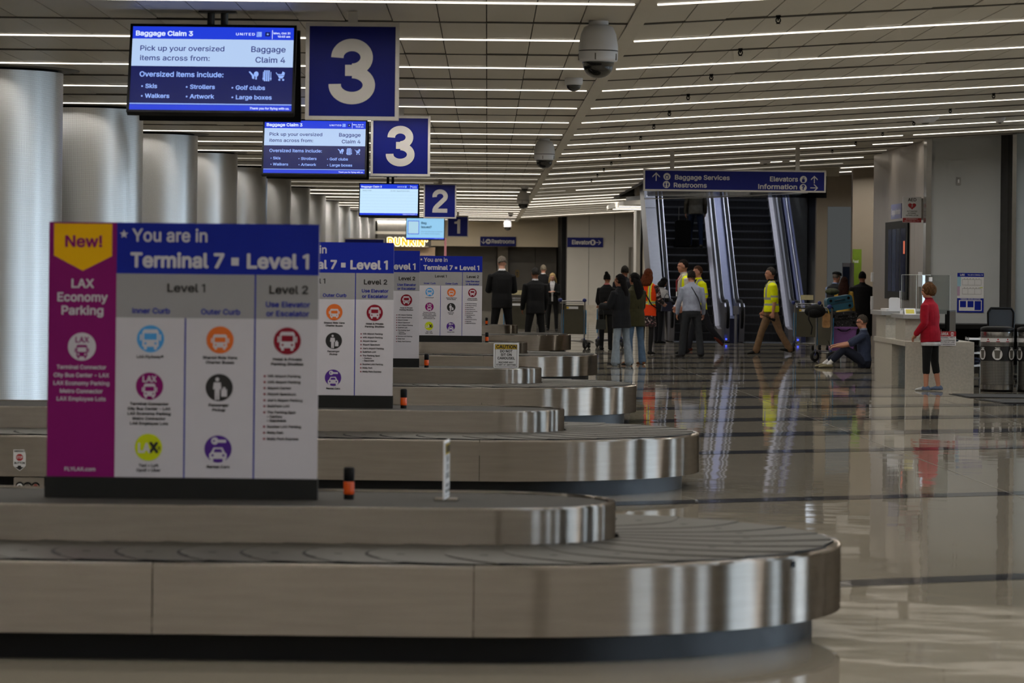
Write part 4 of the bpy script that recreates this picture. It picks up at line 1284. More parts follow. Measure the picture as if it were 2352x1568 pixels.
def make_hair(b, HM, kind, rgb):
    m = mat('hair_%d_%d_%d' % rgb, rgb, .8, 0, .6, 120, stretch=(1, 1, .22), spec=.12, bump=1.0)
    seg, rows = 30, 16
    rnd = random.Random(3)
    def shell(keep, r=(.083, .1, .106), c=(0, -.016, .018), jit=.006):
        vs, fs, ok = [], [], []
        for i in range(rows + 1):
            th = PI * i / rows
            for j in range(seg):
                ph = 2 * PI * j / seg
                n = Vector((math.sin(th) * math.cos(ph), math.sin(th) * math.sin(ph), math.cos(th)))
                k = keep(n)
                q = 1 + rnd.uniform(-1, 1) * jit / .09
                sc_ = 1 if k > 0 else .86
                vs.append((c[0] + n.x * r[0] * q * sc_, c[1] + n.y * r[1] * q * sc_, c[2] + n.z * r[2] * q * sc_))
        for i in range(rows):
            for j in range(seg):
                fs.append((i * seg + j, (i + 1) * seg + j, (i + 1) * seg + (j + 1) % seg, i * seg + (j + 1) % seg))
        b.add(vs, fs, m, True, HM)
    short = lambda n: 1 if (n.z > .55 - .25 * (n.y < .2)) or (n.y < .05 and n.z > -.42) or (n.y < .35 and n.z > .05 and abs(n.x) > .7) else 0
    if kind in ('short', 'bun', 'bald'):
        if kind == 'bald': shell(lambda n: 1 if n.y < .1 and -.42 < n.z < .55 else 0, (.079, .097, .1), jit=.001)
        else: shell(short)
        if kind == 'bun': b.ball((0, -.07, .125), (.042, .042, .04), m, 10, HM)
    elif kind == 'bob':
        shell(lambda n: 1 if n.z > .5 or (n.y < .3 and n.z > -.75) else 0, (.108, .124, .124), (0, -.02, .008), .011)
    else:                                               # long: falls behind the shoulders to the given length
        L = kind
        shell(lambda n: 1 if n.z > .5 or (n.y < .3 and n.z > -.8) else 0, (.094, .112, .112), (0, -.02, .012), .007)
        rg = []
        for f in (0, .12, .3, .55, .8, 1):
            z = .02 - L * f
            rg.append(((0, -.05 - .075 * min(1, f * L * 4.5), z), (.09 + .05 * min(1, f * 2.5)) * (1 - .4 * f ** 4), .05 * (1 - .4 * f ** 3) + .016, (1, 0, 0), (0, 1, 0)))
        o = len(b.v); b.loft(rg, m, 22, HM)
        for i in range(o, len(b.v)):
            x, y, z = b.v[i]; k = math.sin(x * 170 + z * 9) * .004 + rnd.uniform(-.003, .003); b.v[i] = (x + k, y + k, z)


def strap(pts, m, w=.012):
    b = MB(); b.tube(pts, w, m, 6); return b


def ax(u, D): return at(u, 760, D)[0]


BLK, WHT = (17, 17, 19), (196, 196, 198)
suit = dict(top=BLK, pants=(16, 16, 18), shoe=(14, 14, 14), collar=(206, 206, 210))

person('tall man in black suit seen from behind, head bowed, arms bent in front', (ax(1152, 69.9), 69.9, 0), 8, 1.90,
       dict(arms=((14, 10, 78, 24), (10, 10, 82, 24)), head_pitch=24, head_yaw=R(0) + 10, legs=((2, 7, 2, 0), (-1, 7, 3, 0))), dict(suit, skin=SK['pale']), 'jacket', girth=1.08, hair=('short', (112, 104, 96)), hem=.80)
person('man in black suit with dark grey hair seen from behind, hands at his pockets', (ax(1229, 69.6), 69.6, 0), 14, 1.68,
       dict(arms=((4, 10, 24, 8), (0, 10, 26, 8)), head_yaw=16, legs=((3, 8, 2, 0), (-2, 7, 3, 0))), dict(suit, skin=SK['tan']), 'jacket', girth=1.12, hair=('short', (52, 50, 48)), hem=.80)
person('grey-haired man in black jacket half hidden behind the blonde woman', (ax(1246, 103), 103, 0), -10, 1.79,
       dict(arms=((6, 9, 30, 6), (4, 9, 20, 6))), dict(suit, skin=SK['light']), 'jacket', girth=1.05, hair=('short', (126, 116, 100)))
person('blonde woman in black suit and white shirt facing the viewer', (ax(1268, 94), 94, 0), 176, 1.56,
       dict(arms=((14, 6, 95, 32), (14, 6, 92, 32)), head_pitch=12, legs=((7, 4, 3, 0), (-6, 4, 6, 0))), dict(suit, skin=SK['pale']), 'jacket', True, 1.0, (.36, (176, 150, 104)), hem=.82,
       paint=lambda k, c: cloth('white_shirt', (186, 184, 186)) if (k == 'top' and c.y > .06 and abs(c.x) < .025 + max(0, (c.z - 1.1)) * .14 and c.z > .9) else None)
person('woman in dark suit with hair bun and red patterned scarf, seen from behind', (ax(1392, 72), 72, 0), -18, 1.58,
       dict(arms=((6, 12, 48, 10), (4, 9, 40, 14)), legs=((1, 2, 2, 0), (-1, 2, 2, 0))), dict(top=BLK, pants=(17, 16, 17), skin=SK['tan'], collar=(168, 96, 98)), 'jacket', True, .98, ('bun', (18, 16, 15)), hem=.80)
person('short-haired man in dark jacket, only his head showing above the two women', (ax(1433, 73.4), 73.4, 0), -12, 1.74, None,
       dict(top=(24, 24, 30), pants=(22, 22, 28), skin=SK['tan']), 'jacket', hair=('short', (30, 26, 22)))
person('young woman in black puffy jacket and pale wide jeans looking left', (ax(1427, 59.7), 59.7, 0), 52, 1.57,
       dict(arms=((22, 8, 70, 20), (26, 8, 78, 25)), head_yaw=26, legs=((3, 5, 2, 0), (-5, 5, 3, 0)), toe=4), dict(top=(18, 19, 23), pants=(122, 132, 142), shoe=(24, 24, 26), sole=(206, 204, 200), skin=SK['tan']), 'puffy', True, 1.06, (.5, (16, 14, 15)), flare=.04, hem=.73)
person('woman with very long dark hair in olive jacket and blue jeans', (ax(1459, 60.8), 60.8, 0), 36, 1.60,
       dict(arms=((8, 7, 30, 10), (8, 7, 34, 10)), head_yaw=14, legs=((3, 4, 3, 0), (-3, 4, 3, 0))), dict(top=(52, 50, 30), pants=(78, 100, 126), shoe=(120, 78, 52), skin=SK['tan']), 'puffy', True, .98, (.72, (15, 13, 14)), flare=.026, hem=.73)


def vest_orange(k, c):
    if k == 'top':
        if abs(abs(c.x) - .085) < .03 and c.z > 1.02: return HV_S if abs(abs(c.x) - .085) < .017 else HV_Y
        if 1.03 < c.z < 1.10: return HV_S if 1.045 < c.z < 1.085 else HV_Y
        return HV_O
    if k in ('sleeve', 'under'): return FLORAL


FLORAL = mat('floral_cloth', (52, 14, 22), .85, 0, 1.0, 22)
_n = FLORAL.node_tree.nodes
_r = [x for x in _n if x.type == 'VALTORGB'][0]
_r.color_ramp.elements[0].color = (.006, .005, .007, 1); _r.color_ramp.elements[0].position = .52
_r.color_ramp.elements[1].color = (.10, .012, .02, 1); _r.color_ramp.elements[1].position = .56
_e = _r.color_ramp.elements.new(.66); _e.color = (.42, .36, .34, 1)
person('red-haired woman in orange hi-vis vest and dark floral dress', (ax(1486, 68), 68, 0), -24, 1.68,
       dict(arms=((6, 12, 30, 6), (14, 12, 60, 10)), legs=((3, 3, 2, 0), (-6, 3, 5, 0))), dict(top=(228, 66, 20), pants=(20, 18, 22), leg=(24, 22, 24), shoe=(26, 26, 28), sole=(120, 120, 120), skin=SK['pale'], sleeve=(40, 14, 20)), 'jacket', True, 1.05, (.26, (92, 44, 24)), hem=.80, leg=.3, paint=vest_orange,
       skirt=[(.58, .2, .17), (.7, .19, .155), (.85, .17, .13)], extras=lambda ch, sp, HM, hd, o: ch('bag_strap', strap([sp(1.44, -.09) + Vector((-.1, 0, 0)), sp(1.25, -.145), sp(1.02, -.13) + Vector((.14, 0, 0)), sp(.95, .02) + Vector((.2, 0, 0))], M_black)))
person('black-haired woman in white and black top with handbag, by the escalator', (ax(1513, 79.5), 79.5, 0), -60, 1.50,
       dict(lean=10, arms=((10, 8, 60, 10), (8, 8, 70, 10)), head_pitch=20, head_yaw=20), dict(top=(16, 16, 18), pants=(18, 18, 22), skin=SK['tan']), 'jacket', True, 1.1, (.2, (14, 12, 12)),
       paint=lambda k, c: cloth('white_shirt', (186, 184, 186)) if (k in ('top', 'sleeve') and c.z > 1.2) else None)


def vest_open(k, c):
    if k == 'top' and c.z > .98:
        if abs(c.x) > .075 or c.y < 0:
            if abs(abs(c.x) - .10) < .02 and c.y > 0: return HV_S
            return HV_Y
    if k == 'top': return cloth('white_shirt2', (190, 182, 178))


def lanyard(ch, sp, HM, hd, o):
    red = mat('lanyard_red', (150, 20, 30), .6)
    b = MB(); y = .145
    b.tube([sp(1.46, .06) + Vector((-.06, 0, 0)), sp(1.36, .14) + Vector((-.05, 0, 0)), sp(1.16, .165)], .006, red, 5); b.tube([sp(1.46, .06) + Vector((.06, 0, 0)), sp(1.36, .14) + Vector((.05, 0, 0)), sp(1.16, .165)], .006, red, 5)
    b.box(-.03, .03, .165, .17, 1.07, 1.16, M_white); ch('lanyard', b)


person('dark-haired man in open yellow vest over white shirt with red lanyard', (ax(1573, 69.6), 69.6, 0), 104, 1.87,
       dict(arms=((-2, 8, 26, 4), (-4, 8, 26, 4)), legs=((4, 5, 2, 0), (-3, 5, 3, 0))), dict(top=(190, 182, 178), pants=(20, 20, 24), skin=SK['light'], collar=(190, 182, 178)), 'shirt', girth=1.1, hair=('short', (26, 20, 18)), paint=vest_open, extras=lanyard, hem=.92)
person('man in pale blue shirt with diagonal shoulder strap, back to the viewer', (ax(1588, 66.5), 66.5, 0), 12, 1.66,
       dict(arms=((4, 11, 16, 4), (-2, 11, 22, 2)), legs=((5, 9, 3, 0), (-5, 8, 4, 0)), toe=24), dict(top=(148, 154, 172), pants=(40, 42, 46), skin=SK['light'], collar=(150, 156, 176), shoe=(18, 17, 17)), 'shirt', girth=1.2, hair=('short', (34, 30, 28)), flare=.026, hem=.94,
       extras=lambda ch, sp, HM, hd, o: ch('shoulder_strap', strap([sp(1.475, -.02) + Vector((-.055, 0, 0)), sp(1.4, -.1) + Vector((-.02, 0, 0)), sp(1.2, -.152) + Vector((.09, 0, 0)), sp(1.04, -.135) + Vector((.15, 0, 0)), sp(.97, -.06) + Vector((.185, 0, 0))], mat('strap_grey', (44, 46, 54), .7), .012)))


def vest_full(k, c):
    if k == 'top':
        if 1.0 < c.z < 1.045 or (1.12 < c.z < 1.165): return HV_S
        if c.z > 1.16 and abs(abs(c.x) - .1) < .026: return HV_S
        if c.y > .07 and abs(c.x) < .012: return M_black
        if c.z > 1.36 and c.y > .02 and abs(c.x) < .05: return cloth('black_shirt', (16, 16, 18))
        return HV_Y
    if k == 'sleeve':
        return HV_Y


def vest_sleeve(k, c):
    if k == 'sleeve' and 1.165 < c.z < 1.205: return HV_S
    return vest_full(k, c)


person('man in yellow hi-vis shirt walking left behind the others, brown shoe lifted', (ax(1607, 71.8), 71.8, 0), 112, 1.77,
       dict(arms=((-8, 10, 30, 2), (10, 10, 20, 2)), legs=((-22, 4, 22, -40), (14, 4, 4, 0)), lean=4), dict(top=(226, 232, 0), pants=(26, 27, 34), skin=SK['light'], shoe=(84, 34, 22), collar=(226, 232, 0)), 'jacket', girth=1.0, hair=('short', (74, 48, 34)), sleeve=.55, paint=vest_sleeve, hem=.86)
t_walk, hd_walk = person('man in yellow hi-vis shirt and khaki trousers walking left alone', (ax(1771, 69.2), 69.2, 0), 96, 1.76,
       dict(arms=((-6, 7, 14, 0), (4, 7, 16, 2)), legs=((-20, 3, 10, -14), (22, 3, 6, 6)), lean=1), dict(top=(226, 232, 0), pants=(112, 88, 66), skin=SK['light'], shoe=(16, 16, 18), collar=(14, 14, 15)), 'jacket', girth=1.16, hair=('short', (58, 54, 52)), sleeve=.6, paint=vest_sleeve, hem=.88, flare=.02)
person('person in pale jacket and blue jeans riding up the left escalator', (ax(1595, 85.97), 85.97, 2.205), 0, 1.72,
       dict(arms=((4, 10, 12, 4), (4, 10, 12, 4)), legs=((4, 5, 8, 0), (-2, 5, 2, 0))), dict(top=(96, 92, 84), pants=(34, 46, 72), shoe=(60, 52, 40)), 'jacket', hair=('short', (30, 26, 24)), hem=.84)


def cap(ch, sp, HM, hd, o):
    b = MB(); mt = cloth('cap', (16, 16, 17))
    b.lathe([(0, .135), (.06, .13), (.1, .105), (.108, .08), (.1, .062), (.088, .06)], mt, 24, HM @ Matrix.Translation((0, -.01, 0)))
    b.loft([((0, .07, .065), .07, .02, (1, 0, 0), (0, .6, .3)), ((0, .12, .058), .055, .014, (1, 0, 0), (0, .6, .2))], mt, 14, HM); ch('flat_cap', b)


person('man in black flat cap, dark waistcoat and pale blue shirt', (ax(1912, 73.5), 73.5, 0), -48, 1.66, dict(arms=((10, 8, 40, 6), (10, 8, 40, 6)), head_pitch=8, lean=8),
       dict(top=(34, 34, 38), sleeve=(128, 146, 184), collar=(128, 146, 184), pants=(30, 30, 34), skin=SK['light']), 'jacket', girth=1.12, hair=('bald', (110, 100, 92)), extras=cap)
person('woman with long curly brown hair in yellow top behind the luggage', (ax(1937, 71.6), 71.6, 0), -16, 1.56, dict(arms=((10, 8, 40, 6), (10, 8, 40, 6))),
       dict(top=(186, 150, 66), pants=(40, 36, 40), skin=SK['light']), 'shirt', True, 1.0, (.42, (46, 26, 20)))
person('large person in long black coat seen from behind beside the metal wall', (ax(1980, 72.4), 72.4, 0), 4, 1.67, dict(arms=((6, 12, 20, 4), (6, 12, 20, 4))),
       dict(top=(15, 15, 17), pants=(15, 15, 17), skin=SK['tan']), 'coat', girth=1.36, hair=('short', (16, 14, 14)), hem=.36)
t_sit, hd_sit = person('man in navy polo and dark jeans sitting on the floor with a phone', (ax(1986, 60.0), 60.0, 0), 86, 1.68,
       dict(lean=2, arms=((56, 5, 24, 8), (58, 5, 24, 8)), legs=((125, 8, 79, 0), (119, 6, 65, 0)), head_pitch=10, toe=2), dict(top=(46, 54, 76), pants=(26, 30, 44), skin=SK['light'], shoe=(120, 112, 88), sole=(190, 184, 170), leg=(206, 204, 202), collar=(120, 130, 150)), 'shirt', girth=1.12, hair=('short', (70, 64, 58)), sleeve=.6, leg=.86,
       extras=lambda ch, sp, HM, hd, o: ch('glasses', MB().tube([HM @ Vector((-.076, 0, .006)), HM @ Vector((-.05, .09, .004)), HM @ Vector((0, .097, .004)), HM @ Vector((.05, .09, .004)), HM @ Vector((.076, 0, .006))], .004, M_black, 5)))


def red_details(ch, sp, HM, hd, o):
    b = MB(); mt = cloth('white_hem', (196, 196, 200))
    b.loft([(sp(.80), .196, .146, (1, 0, 0), (0, 1, 0)), (sp(.74), .2, .15, (1, 0, 0), (0, 1, 0))], mt, 22); ch('shirt_hem', b)
    b = MB(); b.tube([sp(1.0, -.1) + Vector((.13, -.03, 0)), sp(.88, -.11) + Vector((.135, -.03, 0))], .005, mat('zip_grey', (150, 130, 130), .4), 5); ch('zip', b)


person('woman in red jacket, black capri trousers and sneakers, facing away at the desk', (ax(2137, 48.7), 48.7, 0), 58, 1.50,
       dict(arms=((-4, 9, 44, 8), (0, 9, 46, 10)), head_yaw=24, legs=((2, 3, 2, 0), (-4, 3, 6, 0)), toe=2), dict(top=(150, 12, 34), pants=(17, 17, 19), skin=SK['light'], shoe=(92, 106, 134), sole=(204, 206, 206), leg=SK['light'], collar=(120, 10, 30)), 'jacket', True, 1.16, ('bob', (92, 64, 40)), leg=.72, hem=.80, extras=red_details,
       paint=lambda k, c: cloth('sneaker_toe', (176, 178, 180)) if (k == 'shoe' and c.y > .07) else None)

# ================================================================== escalators
M_step = mat('escalator_step', (30, 31, 36), .5, .3, .1, 6)
M_nose = mat('step_nosing', (58, 60, 66), .45, .4, .1)
M_bal = mat('balustrade_steel', (118, 118, 126), .34, .6, .05, 3)
M_rubber = mat('handrail_rubber', (10, 10, 12), .7, spec=.2)
M_deck = mat('inner_deck_steel', (158, 154, 160), .35, .4, .05)
M_bluepanel = mat('blue_deck_panel', (52, 58, 98), .4, .3, .06)
E_led = light_mat('blue_led', (70, 90, 255), 1.6)
ED, ES = 82.2, .577


def esc_z(y): return max(0.0, (y - ED) * ES)


def balustrade(t, xa, xb, m, top=.92, name='balustrade'):
    pr = [(80.75, .02)]
    pr += [(80.75 - .30 * math.cos(R(a)) + .1, top - .33 + .33 * math.sin(R(a))) for a in (20, 50, 75, 90)]
    pr += [(82.0, top), (82.6, top + .1), (96, top + (96 - ED) * ES), (96, (96 - ED) * ES - .5), (83.2, .02)]
    b = MB(); b.prism([(y, z) for y, z in pr], xa, xb, m, 'x'); return b.build(name, t)


def handrail(t, x, top=.95):
    pts = [(x, 80.95, .3), (x, 80.62, .36), (x, 80.48, .55), (x, 80.5, .75), (x, 80.68, top - .06), (x, 81.0, top), (x, 82.0, top), (x, 82.6, top + .1), (x, 96, top + (96 - ED) * ES)]
    b = MB(); b.tube(pts, .034, M_rubber, 10); b.build('handrail', t)


for lab, xa, xb in (('left escalator with dark steps and steel sides, carrying a rider', 4.30, 5.44), ('right escalator with dark steps behind the walking man in yellow', 5.90, 7.08)):
    t = thing('escalator', lab, 'escalator', (0, 0, 0), 0, 'escalators')
    me = None
    for i in range(33):
        y = 81.3 + i * .3466; z = esc_z(y + .3466) if i > 2 else .006
        z = max(.006, (i - 2) * .2)
        if me is None:
            b = MB(); w = xb - xa - .02
            b.box(0, w, 0, .42, -.2, 0, M_step); b.box(0, w, -.012, .03, -.022, .004, M_nose)
            for j in range(12): b.box(.04 + j * (w - .08) / 12, .04 + j * (w - .08) / 12 + .03, -.008, 0, -.19, -.03, M_step)
            o = b.build('step', t, (xa + .01, y, z)); me = o.data
        else: link('step', me, t, (xa + .01, y, z))
    balustrade(t, xb, xb + .12, M_bal, .9); balustrade(t, xa - .12, xa, M_bal, .9)
    handrail(t, xb + .07); handrail(t, xa - .06)
    b = MB(); b.prism([(81.5, .01), (81.5, .3), (82.4, .36), (96, .36 + 13.6 * ES), (96, 13.6 * ES - .1), (82.6, .01)], xb - .1, xb - .001, M_deck, 'x'); b.build('inner_deck', t)
    b = MB(); b.box(xa, xb, 80.3, 81.3, .0, .006, M_nose); b.build('comb_plate', t)
    b = MB(); b.prism([(82.3, -.0), (96, 13.8 * ES), (96, 13.8 * ES - .9), (83.8, 0)], xa - .1, xb + .1, M_step, 'x'); b.build('truss', t)
    b = MB(); b.box(xb + .005, xb + .115, 80.6, 80.64, .64, .69, E_led); b.box(xb + .02, xb + .06, 80.6, 80.64, .06, .1, E_led); b.build('indicator_light', t)
# decks between and beside them
t = thing('escalator_deck', 'blue-grey sloping deck between the two escalators', 'escalator deck', (0, 0, 0))
b = MB(); b.prism([(80.9, 0), (80.9, .55), (82.4, .6), (96, .62 + 13.8 * ES), (96, 13.8 * ES - .4), (83, 0)], 5.575, 5.765, M_bluepanel, 'x'); b.build('sloping_panel', t)
b = MB(); b.tube([(5.67, 80.3, 0), (5.67, 80.3, .72), (5.67, 80.34, .8)], .035, M_bal, 12); b.box(5.61, 5.73, 80.22, 80.38, .66, .84, M_bal); b.build('stanchion', t)
t = thing('escalator_side_panel', 'pale metal side cladding left of the left escalator', 'cladding', (0, 0, 0))
for i in range(3):
    b = MB(); y0, y1 = 81.6 + 4.8 * i, 86.4 + 4.8 * i - .02
    b.prism([(y0, max(0, (y0 - 83.4) * ES)), (y0, .75 + esc_z(y0)), (y1, .75 + esc_z(y1)), (y1, max(0, (y1 - 83.4) * ES))], 3.86, 4.12, M_stairlight, 'x'); b.build('cladding_panel', t)
t = thing('escalator_side_panel', 'blue-grey metal side cladding right of the right escalator', 'cladding', (0, 0, 0))
b = MB(); b.prism([(82, 0), (82, .7), (96, .75 + 13.8 * ES), (96, 13.8 * ES - .6), (84, 0)], 7.25, 7.42, M_bluepanel, 'x'); b.build('cladding_panel', t)
b = MB(); b.tube([(7.33, 82, .74), (7.33, 96, .8 + 13.8 * ES)], .03, M_bal, 8); b.build('trim_rail', t)

# ================================================================== hanging direction sign
t = thing('overhead_sign', 'long blue overhead sign for baggage services, restrooms, elevators and information', 'sign', (at(1687, 415, 59)[0], 59, 0))
D = 59.0; k = D / F
zs = at(1687, 415, D)[2]; w, h = 419 * k / 2, 50.5 * k / 2
b = MB(); fr = .028
b.box(-w, w, -.05, .05, zs - h, zs - h + fr, N_grey); b.box(-w, w, -.05, .05, zs + h - fr, zs + h, N_grey); b.box(-w, -w + fr, -.05, .05, zs - h + fr, zs + h - fr, N_grey); b.box(w - fr, w, -.05, .05, zs - h + fr, zs + h - fr, N_grey); b.build('frame', t)
b = MB(); b.box(-w + fr, w - fr, -.044, .044, zs - h + fr, zs + h - fr, N_blue); b.build('panel', t)
b = MB(); kz = 440 / 2352 * k; y = -.0455
XS = lambda a: (a - 1166) * kz; ZS = lambda c: zs + (236 - c) * kz


def arrow(b, x, z, s, m, y, ang):
    c, q = math.cos(ang), math.sin(ang)
    for poly in ([(-.11, -1), (.11, -1), (.11, .6), (-.11, .6)], [(0, 1), (-.88, .12), (-.88, -.2), (0, .62)], [(0, 1), (0, .62), (.88, -.2), (.88, .12)]):
        b.flat([(x + (px * c - py * q) * s, z + (px * q + py * c) * s) for px, py in poly], y, m)


for a_, c_, s_, g_ in ((202, 196, 52, 0), (2143, 212, 47, 0), (2143, 314, 48, -PI / 2)): b = MB(); arrow(b, XS(a_), ZS(c_), s_ * kz, N_grey, y, g_); b.build('arrow', t)
b = MB()
for st, a, c, wd in (('Baggage Services', 428, 228, 674), ('Restrooms', 414, 324, 408)): b = MB(); b.text(st, XS(a), ZS(c - 0), 54 * kz, y, N_grey, 'l', .022, wd * kz); b.build('lettering', t)
for st, a, c, wd in (('Elevators', 1940, 238, 346), ('Information', 1930, 332, 480)): b = MB(); b.text(st, XS(a), ZS(c), 56 * kz, y, N_grey, 'r', .022, wd * kz); b.build('lettering', t)
def spic(a, c):
    b = MB(); b.disc(XS(a), ZS(c), 44 * kz, y, N_grey, 28); return b


b = spic(335, 194); b.rect(XS(312), XS(358), ZS(218), ZS(182), y - .001, N_blue); b.rect(XS(322), XS(348), ZS(213), ZS(187), y - .0018, N_grey); b.rect(XS(326), XS(344), ZS(182), ZS(174), y - .001, N_blue); b.build('pictogram', t)
b = spic(329, 292); figure(b, XS(312), ZS(294), 30 * kz, N_blue, y - .001); figure(b, XS(346), ZS(294), 30 * kz, N_blue, y - .001); b.build('pictogram', t)
b = spic(2009, 213); b.rect(XS(1992), XS(2026), ZS(245), ZS(208), y - .001, N_blue); b.flat([(XS(1996), ZS(202)), (XS(2004), ZS(186)), (XS(2012), ZS(202))], y - .001, N_blue); b.flat([(XS(2008), ZS(188)), (XS(2024), ZS(188)), (XS(2016), ZS(203))], y - .001, N_blue); b.build('pictogram', t)
b = spic(2007, 312); b.text('?', XS(2007), ZS(334), 50 * kz, y - .001, N_blue, 'c', .05); b.build('pictogram', t)
for a in (398, 1938):
    x = XS(a); zt = CEIL + (x + t.location.x - SPX1) * math.tan(SLOPE)
    b = MB(); b.box(x - .035, x + .035, -.03, .03, zs + h, zt - .003, N_grey); b.build('hanger', t)

# signs on the far walls
for lab, nm, u0, u1, v0, v1, D, st in (('small blue Restrooms sign with arrow on the cream bulkhead', 'restroom_sign', 1103, 1185, 544, 565, 137.44, 'R'), ('small blue Elevator sign with arrow on the pale panel wall', 'elevator_sign', 1303, 1385.5, 546, 567, 130.94, 'E')):
    x0, _, z0 = at(u0, v1, D); x1, _, z1 = at(u1, v0, D)
    t = thing(nm, lab, 'sign', ((x0 + x1) / 2, D, (z0 + z1) / 2)); w, h = (x1 - x0) / 2, (z1 - z0) / 2
    b = MB(); b.box(-w, w, -.02, .05, -h, h, N_blue); b.build('panel', t)
    b = MB(); q = -.022; s = h * .55
    if st == 'R':
        arrow(b, -w * .82, 0, s, N_grey, q, PI); b.build('arrow', t); b = MB(); b.disc(-w * .55, 0, s, q, N_grey, 20); b.rect(-w * .62, -w * .48, -s * .2, s * .2, q - .002, N_blue); b.build('pictogram', t); b = MB(); b.text('Restrooms', -w * .38, -h * .36, h * .8, q, N_grey, 'l', .03, w * 1.3)
    else:
        b.text('Elevator', -w * .76, -h * .4, h * .85, q, N_grey, 'l', .03, w * 1.02); b.build('lettering', t); b = MB(); b.disc(w * .42, 0, s * 1.1, q, N_grey, 20); b.rect(w * .37, w * .47, -s * .6, s * .6, q - .002, N_blue); b.build('pictogram', t); b = MB(); arrow(b, w * .74, 0, s, N_grey, q, -PI / 2)
    b.build('lettering' if st == 'R' else 'arrow', t)
x, _, z = at(1188, 628, 139.9); t = thing('yellow_notice', 'tiny mustard yellow notice on the dark recess wall', 'notice', (x, 139.9, z))
b = MB(); b.rbox(-.08, .08, 0, .09, -.15, .15, mat('mustard', (112, 88, 30), .5), .05, 3, 'y'); b.build('plate', t)
b = MB(); b.disc(0, .03, .035, -.002, M_blackprint, 12); b.rect(-.02, .02, -.08, -.02, -.002, M_blackprint); b.build('print', t)

# coffee stand with its lit sign
E_or, E_glow, E_redl = light_mat('neon_orange', (255, 176, 20), 1.35), light_mat('neon_white', (255, 238, 190), 2.2), light_mat('neon_red', (240, 70, 10), 1.2)
D = 127.6
t = thing('coffee_sign', "glowing orange DUNKIN' letters with bright white outline", 'neon sign', (at(935, 553, D)[0], D, at(935, 563, D)[2]))
b = MB(); W_ = 98 * D / F; b.text("DUNKIN'", 0, 0, .25, .03, E_glow, 'c', .10, W_ * .93, None, 1.12)
b.v = [(x, yy + .02, zz) for x, yy, zz in b.v]; b.build('halo', t)
b = MB(); b.text("DUNKIN'", 0, 0, .25, -.02, E_or, 'c', .03, W_ * .93, None, 1.12); b.build('letters', t)
b = MB(); b.rect(-W_ * .47, -W_ * .36, -.05, .06, -.03, E_redl); b.build('red_tip', t)
b = MB(); b.box(-W_ * .5, W_ * .5, .09, .62, -.063, -.03, M_pier); b.build('raceway', t)
t = thing('coffee_stand', 'beige coffee stand under the glowing orange letters', 'kiosk', (-2.85, 128.2, 0))
M_beige = mat('beige_stand', (138, 112, 88), .6)
b = MB(); b.box(-.85, .85, 0, .3, 0, 2.05, M_beige); b.build('front_wall', t)
b = MB(); b.box(-.95, .95, -.1, .35, 2.05, 2.4, mat('stand_fascia', (150, 126, 100), .6)); b.build('fascia', t)
b = MB(); b.box(-.8, .8, -.4, 0, .98, 1.04, M_brown); b.build('counter_top', t)
t = thing('pink_light_tube', 'thin upright pinkish light tube above the smallest direction board', 'light', (at(1023, 570, 126)[0], 126, 0))
b = MB(); b.cyl(.035, 0, 1.4, M_black, 12); b.build('post', t)
b = MB(); b.cyl(.04, 1.4, 2.72, light_mat('pink_tube', (190, 120, 120), .6), 12); b.build('tube', t)
t = thing('blue_directory', 'plain blue upright directory panel behind the second direction board', 'sign', (at(837, 560, 88)[0], 88, 0))
w = 44 * 88 / F; zt = at(837, 547, 88)[2]
b = MB(); b.box(-w, w, -.05, .05, .9, zt - .03, N_blue); b.build('panel', t)
b = MB(); b.box(-w - .03, w + .03, -.06, .06, zt - .03, zt, N_grey); b.box(-w - .03, -w, -.06, .06, 0, zt - .03, N_grey); b.box(w, w + .03, -.06, .06, 0, zt - .03, N_grey); b.build('frame', t)

# ================================================================== information desk
def marble():
    m = mat('speckled_stone', (178, 172, 160), .35, 0, .1, 30)
    return m


M_stone = marble(); M_ledge = mat('grey_ledge', (150, 150, 150), .35, 0, .04)
M_knee = mat('knee_space_panel', (112, 116, 120), .5)
t = thing('information_desk', 'speckled pale stone information desk with raised ledges', 'desk', (5.87, 49.3, 0))
for nm, bx, m in (('front_panel', (0, .95, 0, .12, 0, .60), M_stone), ('end_panel', (.83, .95, .12, 1.9, 0, .60), M_stone), ('side_panel', (0, .1, 1.75, 4.0, 0, .60), M_stone),
                  ('knee_panel', (.36, .42, .12, 1.75, 0, .60), M_knee), ('worktop', (-.02, .95, 0, 4.05, .60, .665), M_stone), ('back_panel', (.0, .7, 3.98, 4.05, 0, .6), M_stone),
                  ('raised_block', (.02, .42, 2.75, 4.0, .665, 1.0), M_stone), ('raised_block', (.05, .5, .55, 1.75, .665, .98), M_stone)):
    b = MB(); b.box(*bx, m); b.build(nm, t)
b = MB(); b.box(-.06, .55, 2.6, 4.1, 1.0, 1.06, M_ledge); b.build('ledge', t)
b = MB(); b.box(0, .52, .4, 1.9, .98, 1.035, M_ledge); b.build('ledge', t)
b = MB(); b.box(.05, .6, 2.9, 3.7, 1.06, 1.09, M_white); tag(b.build('acrylic_tray', None, (5.87, 49.3, 0)), 'flat white tray on the far ledge of the information desk', 'tray')

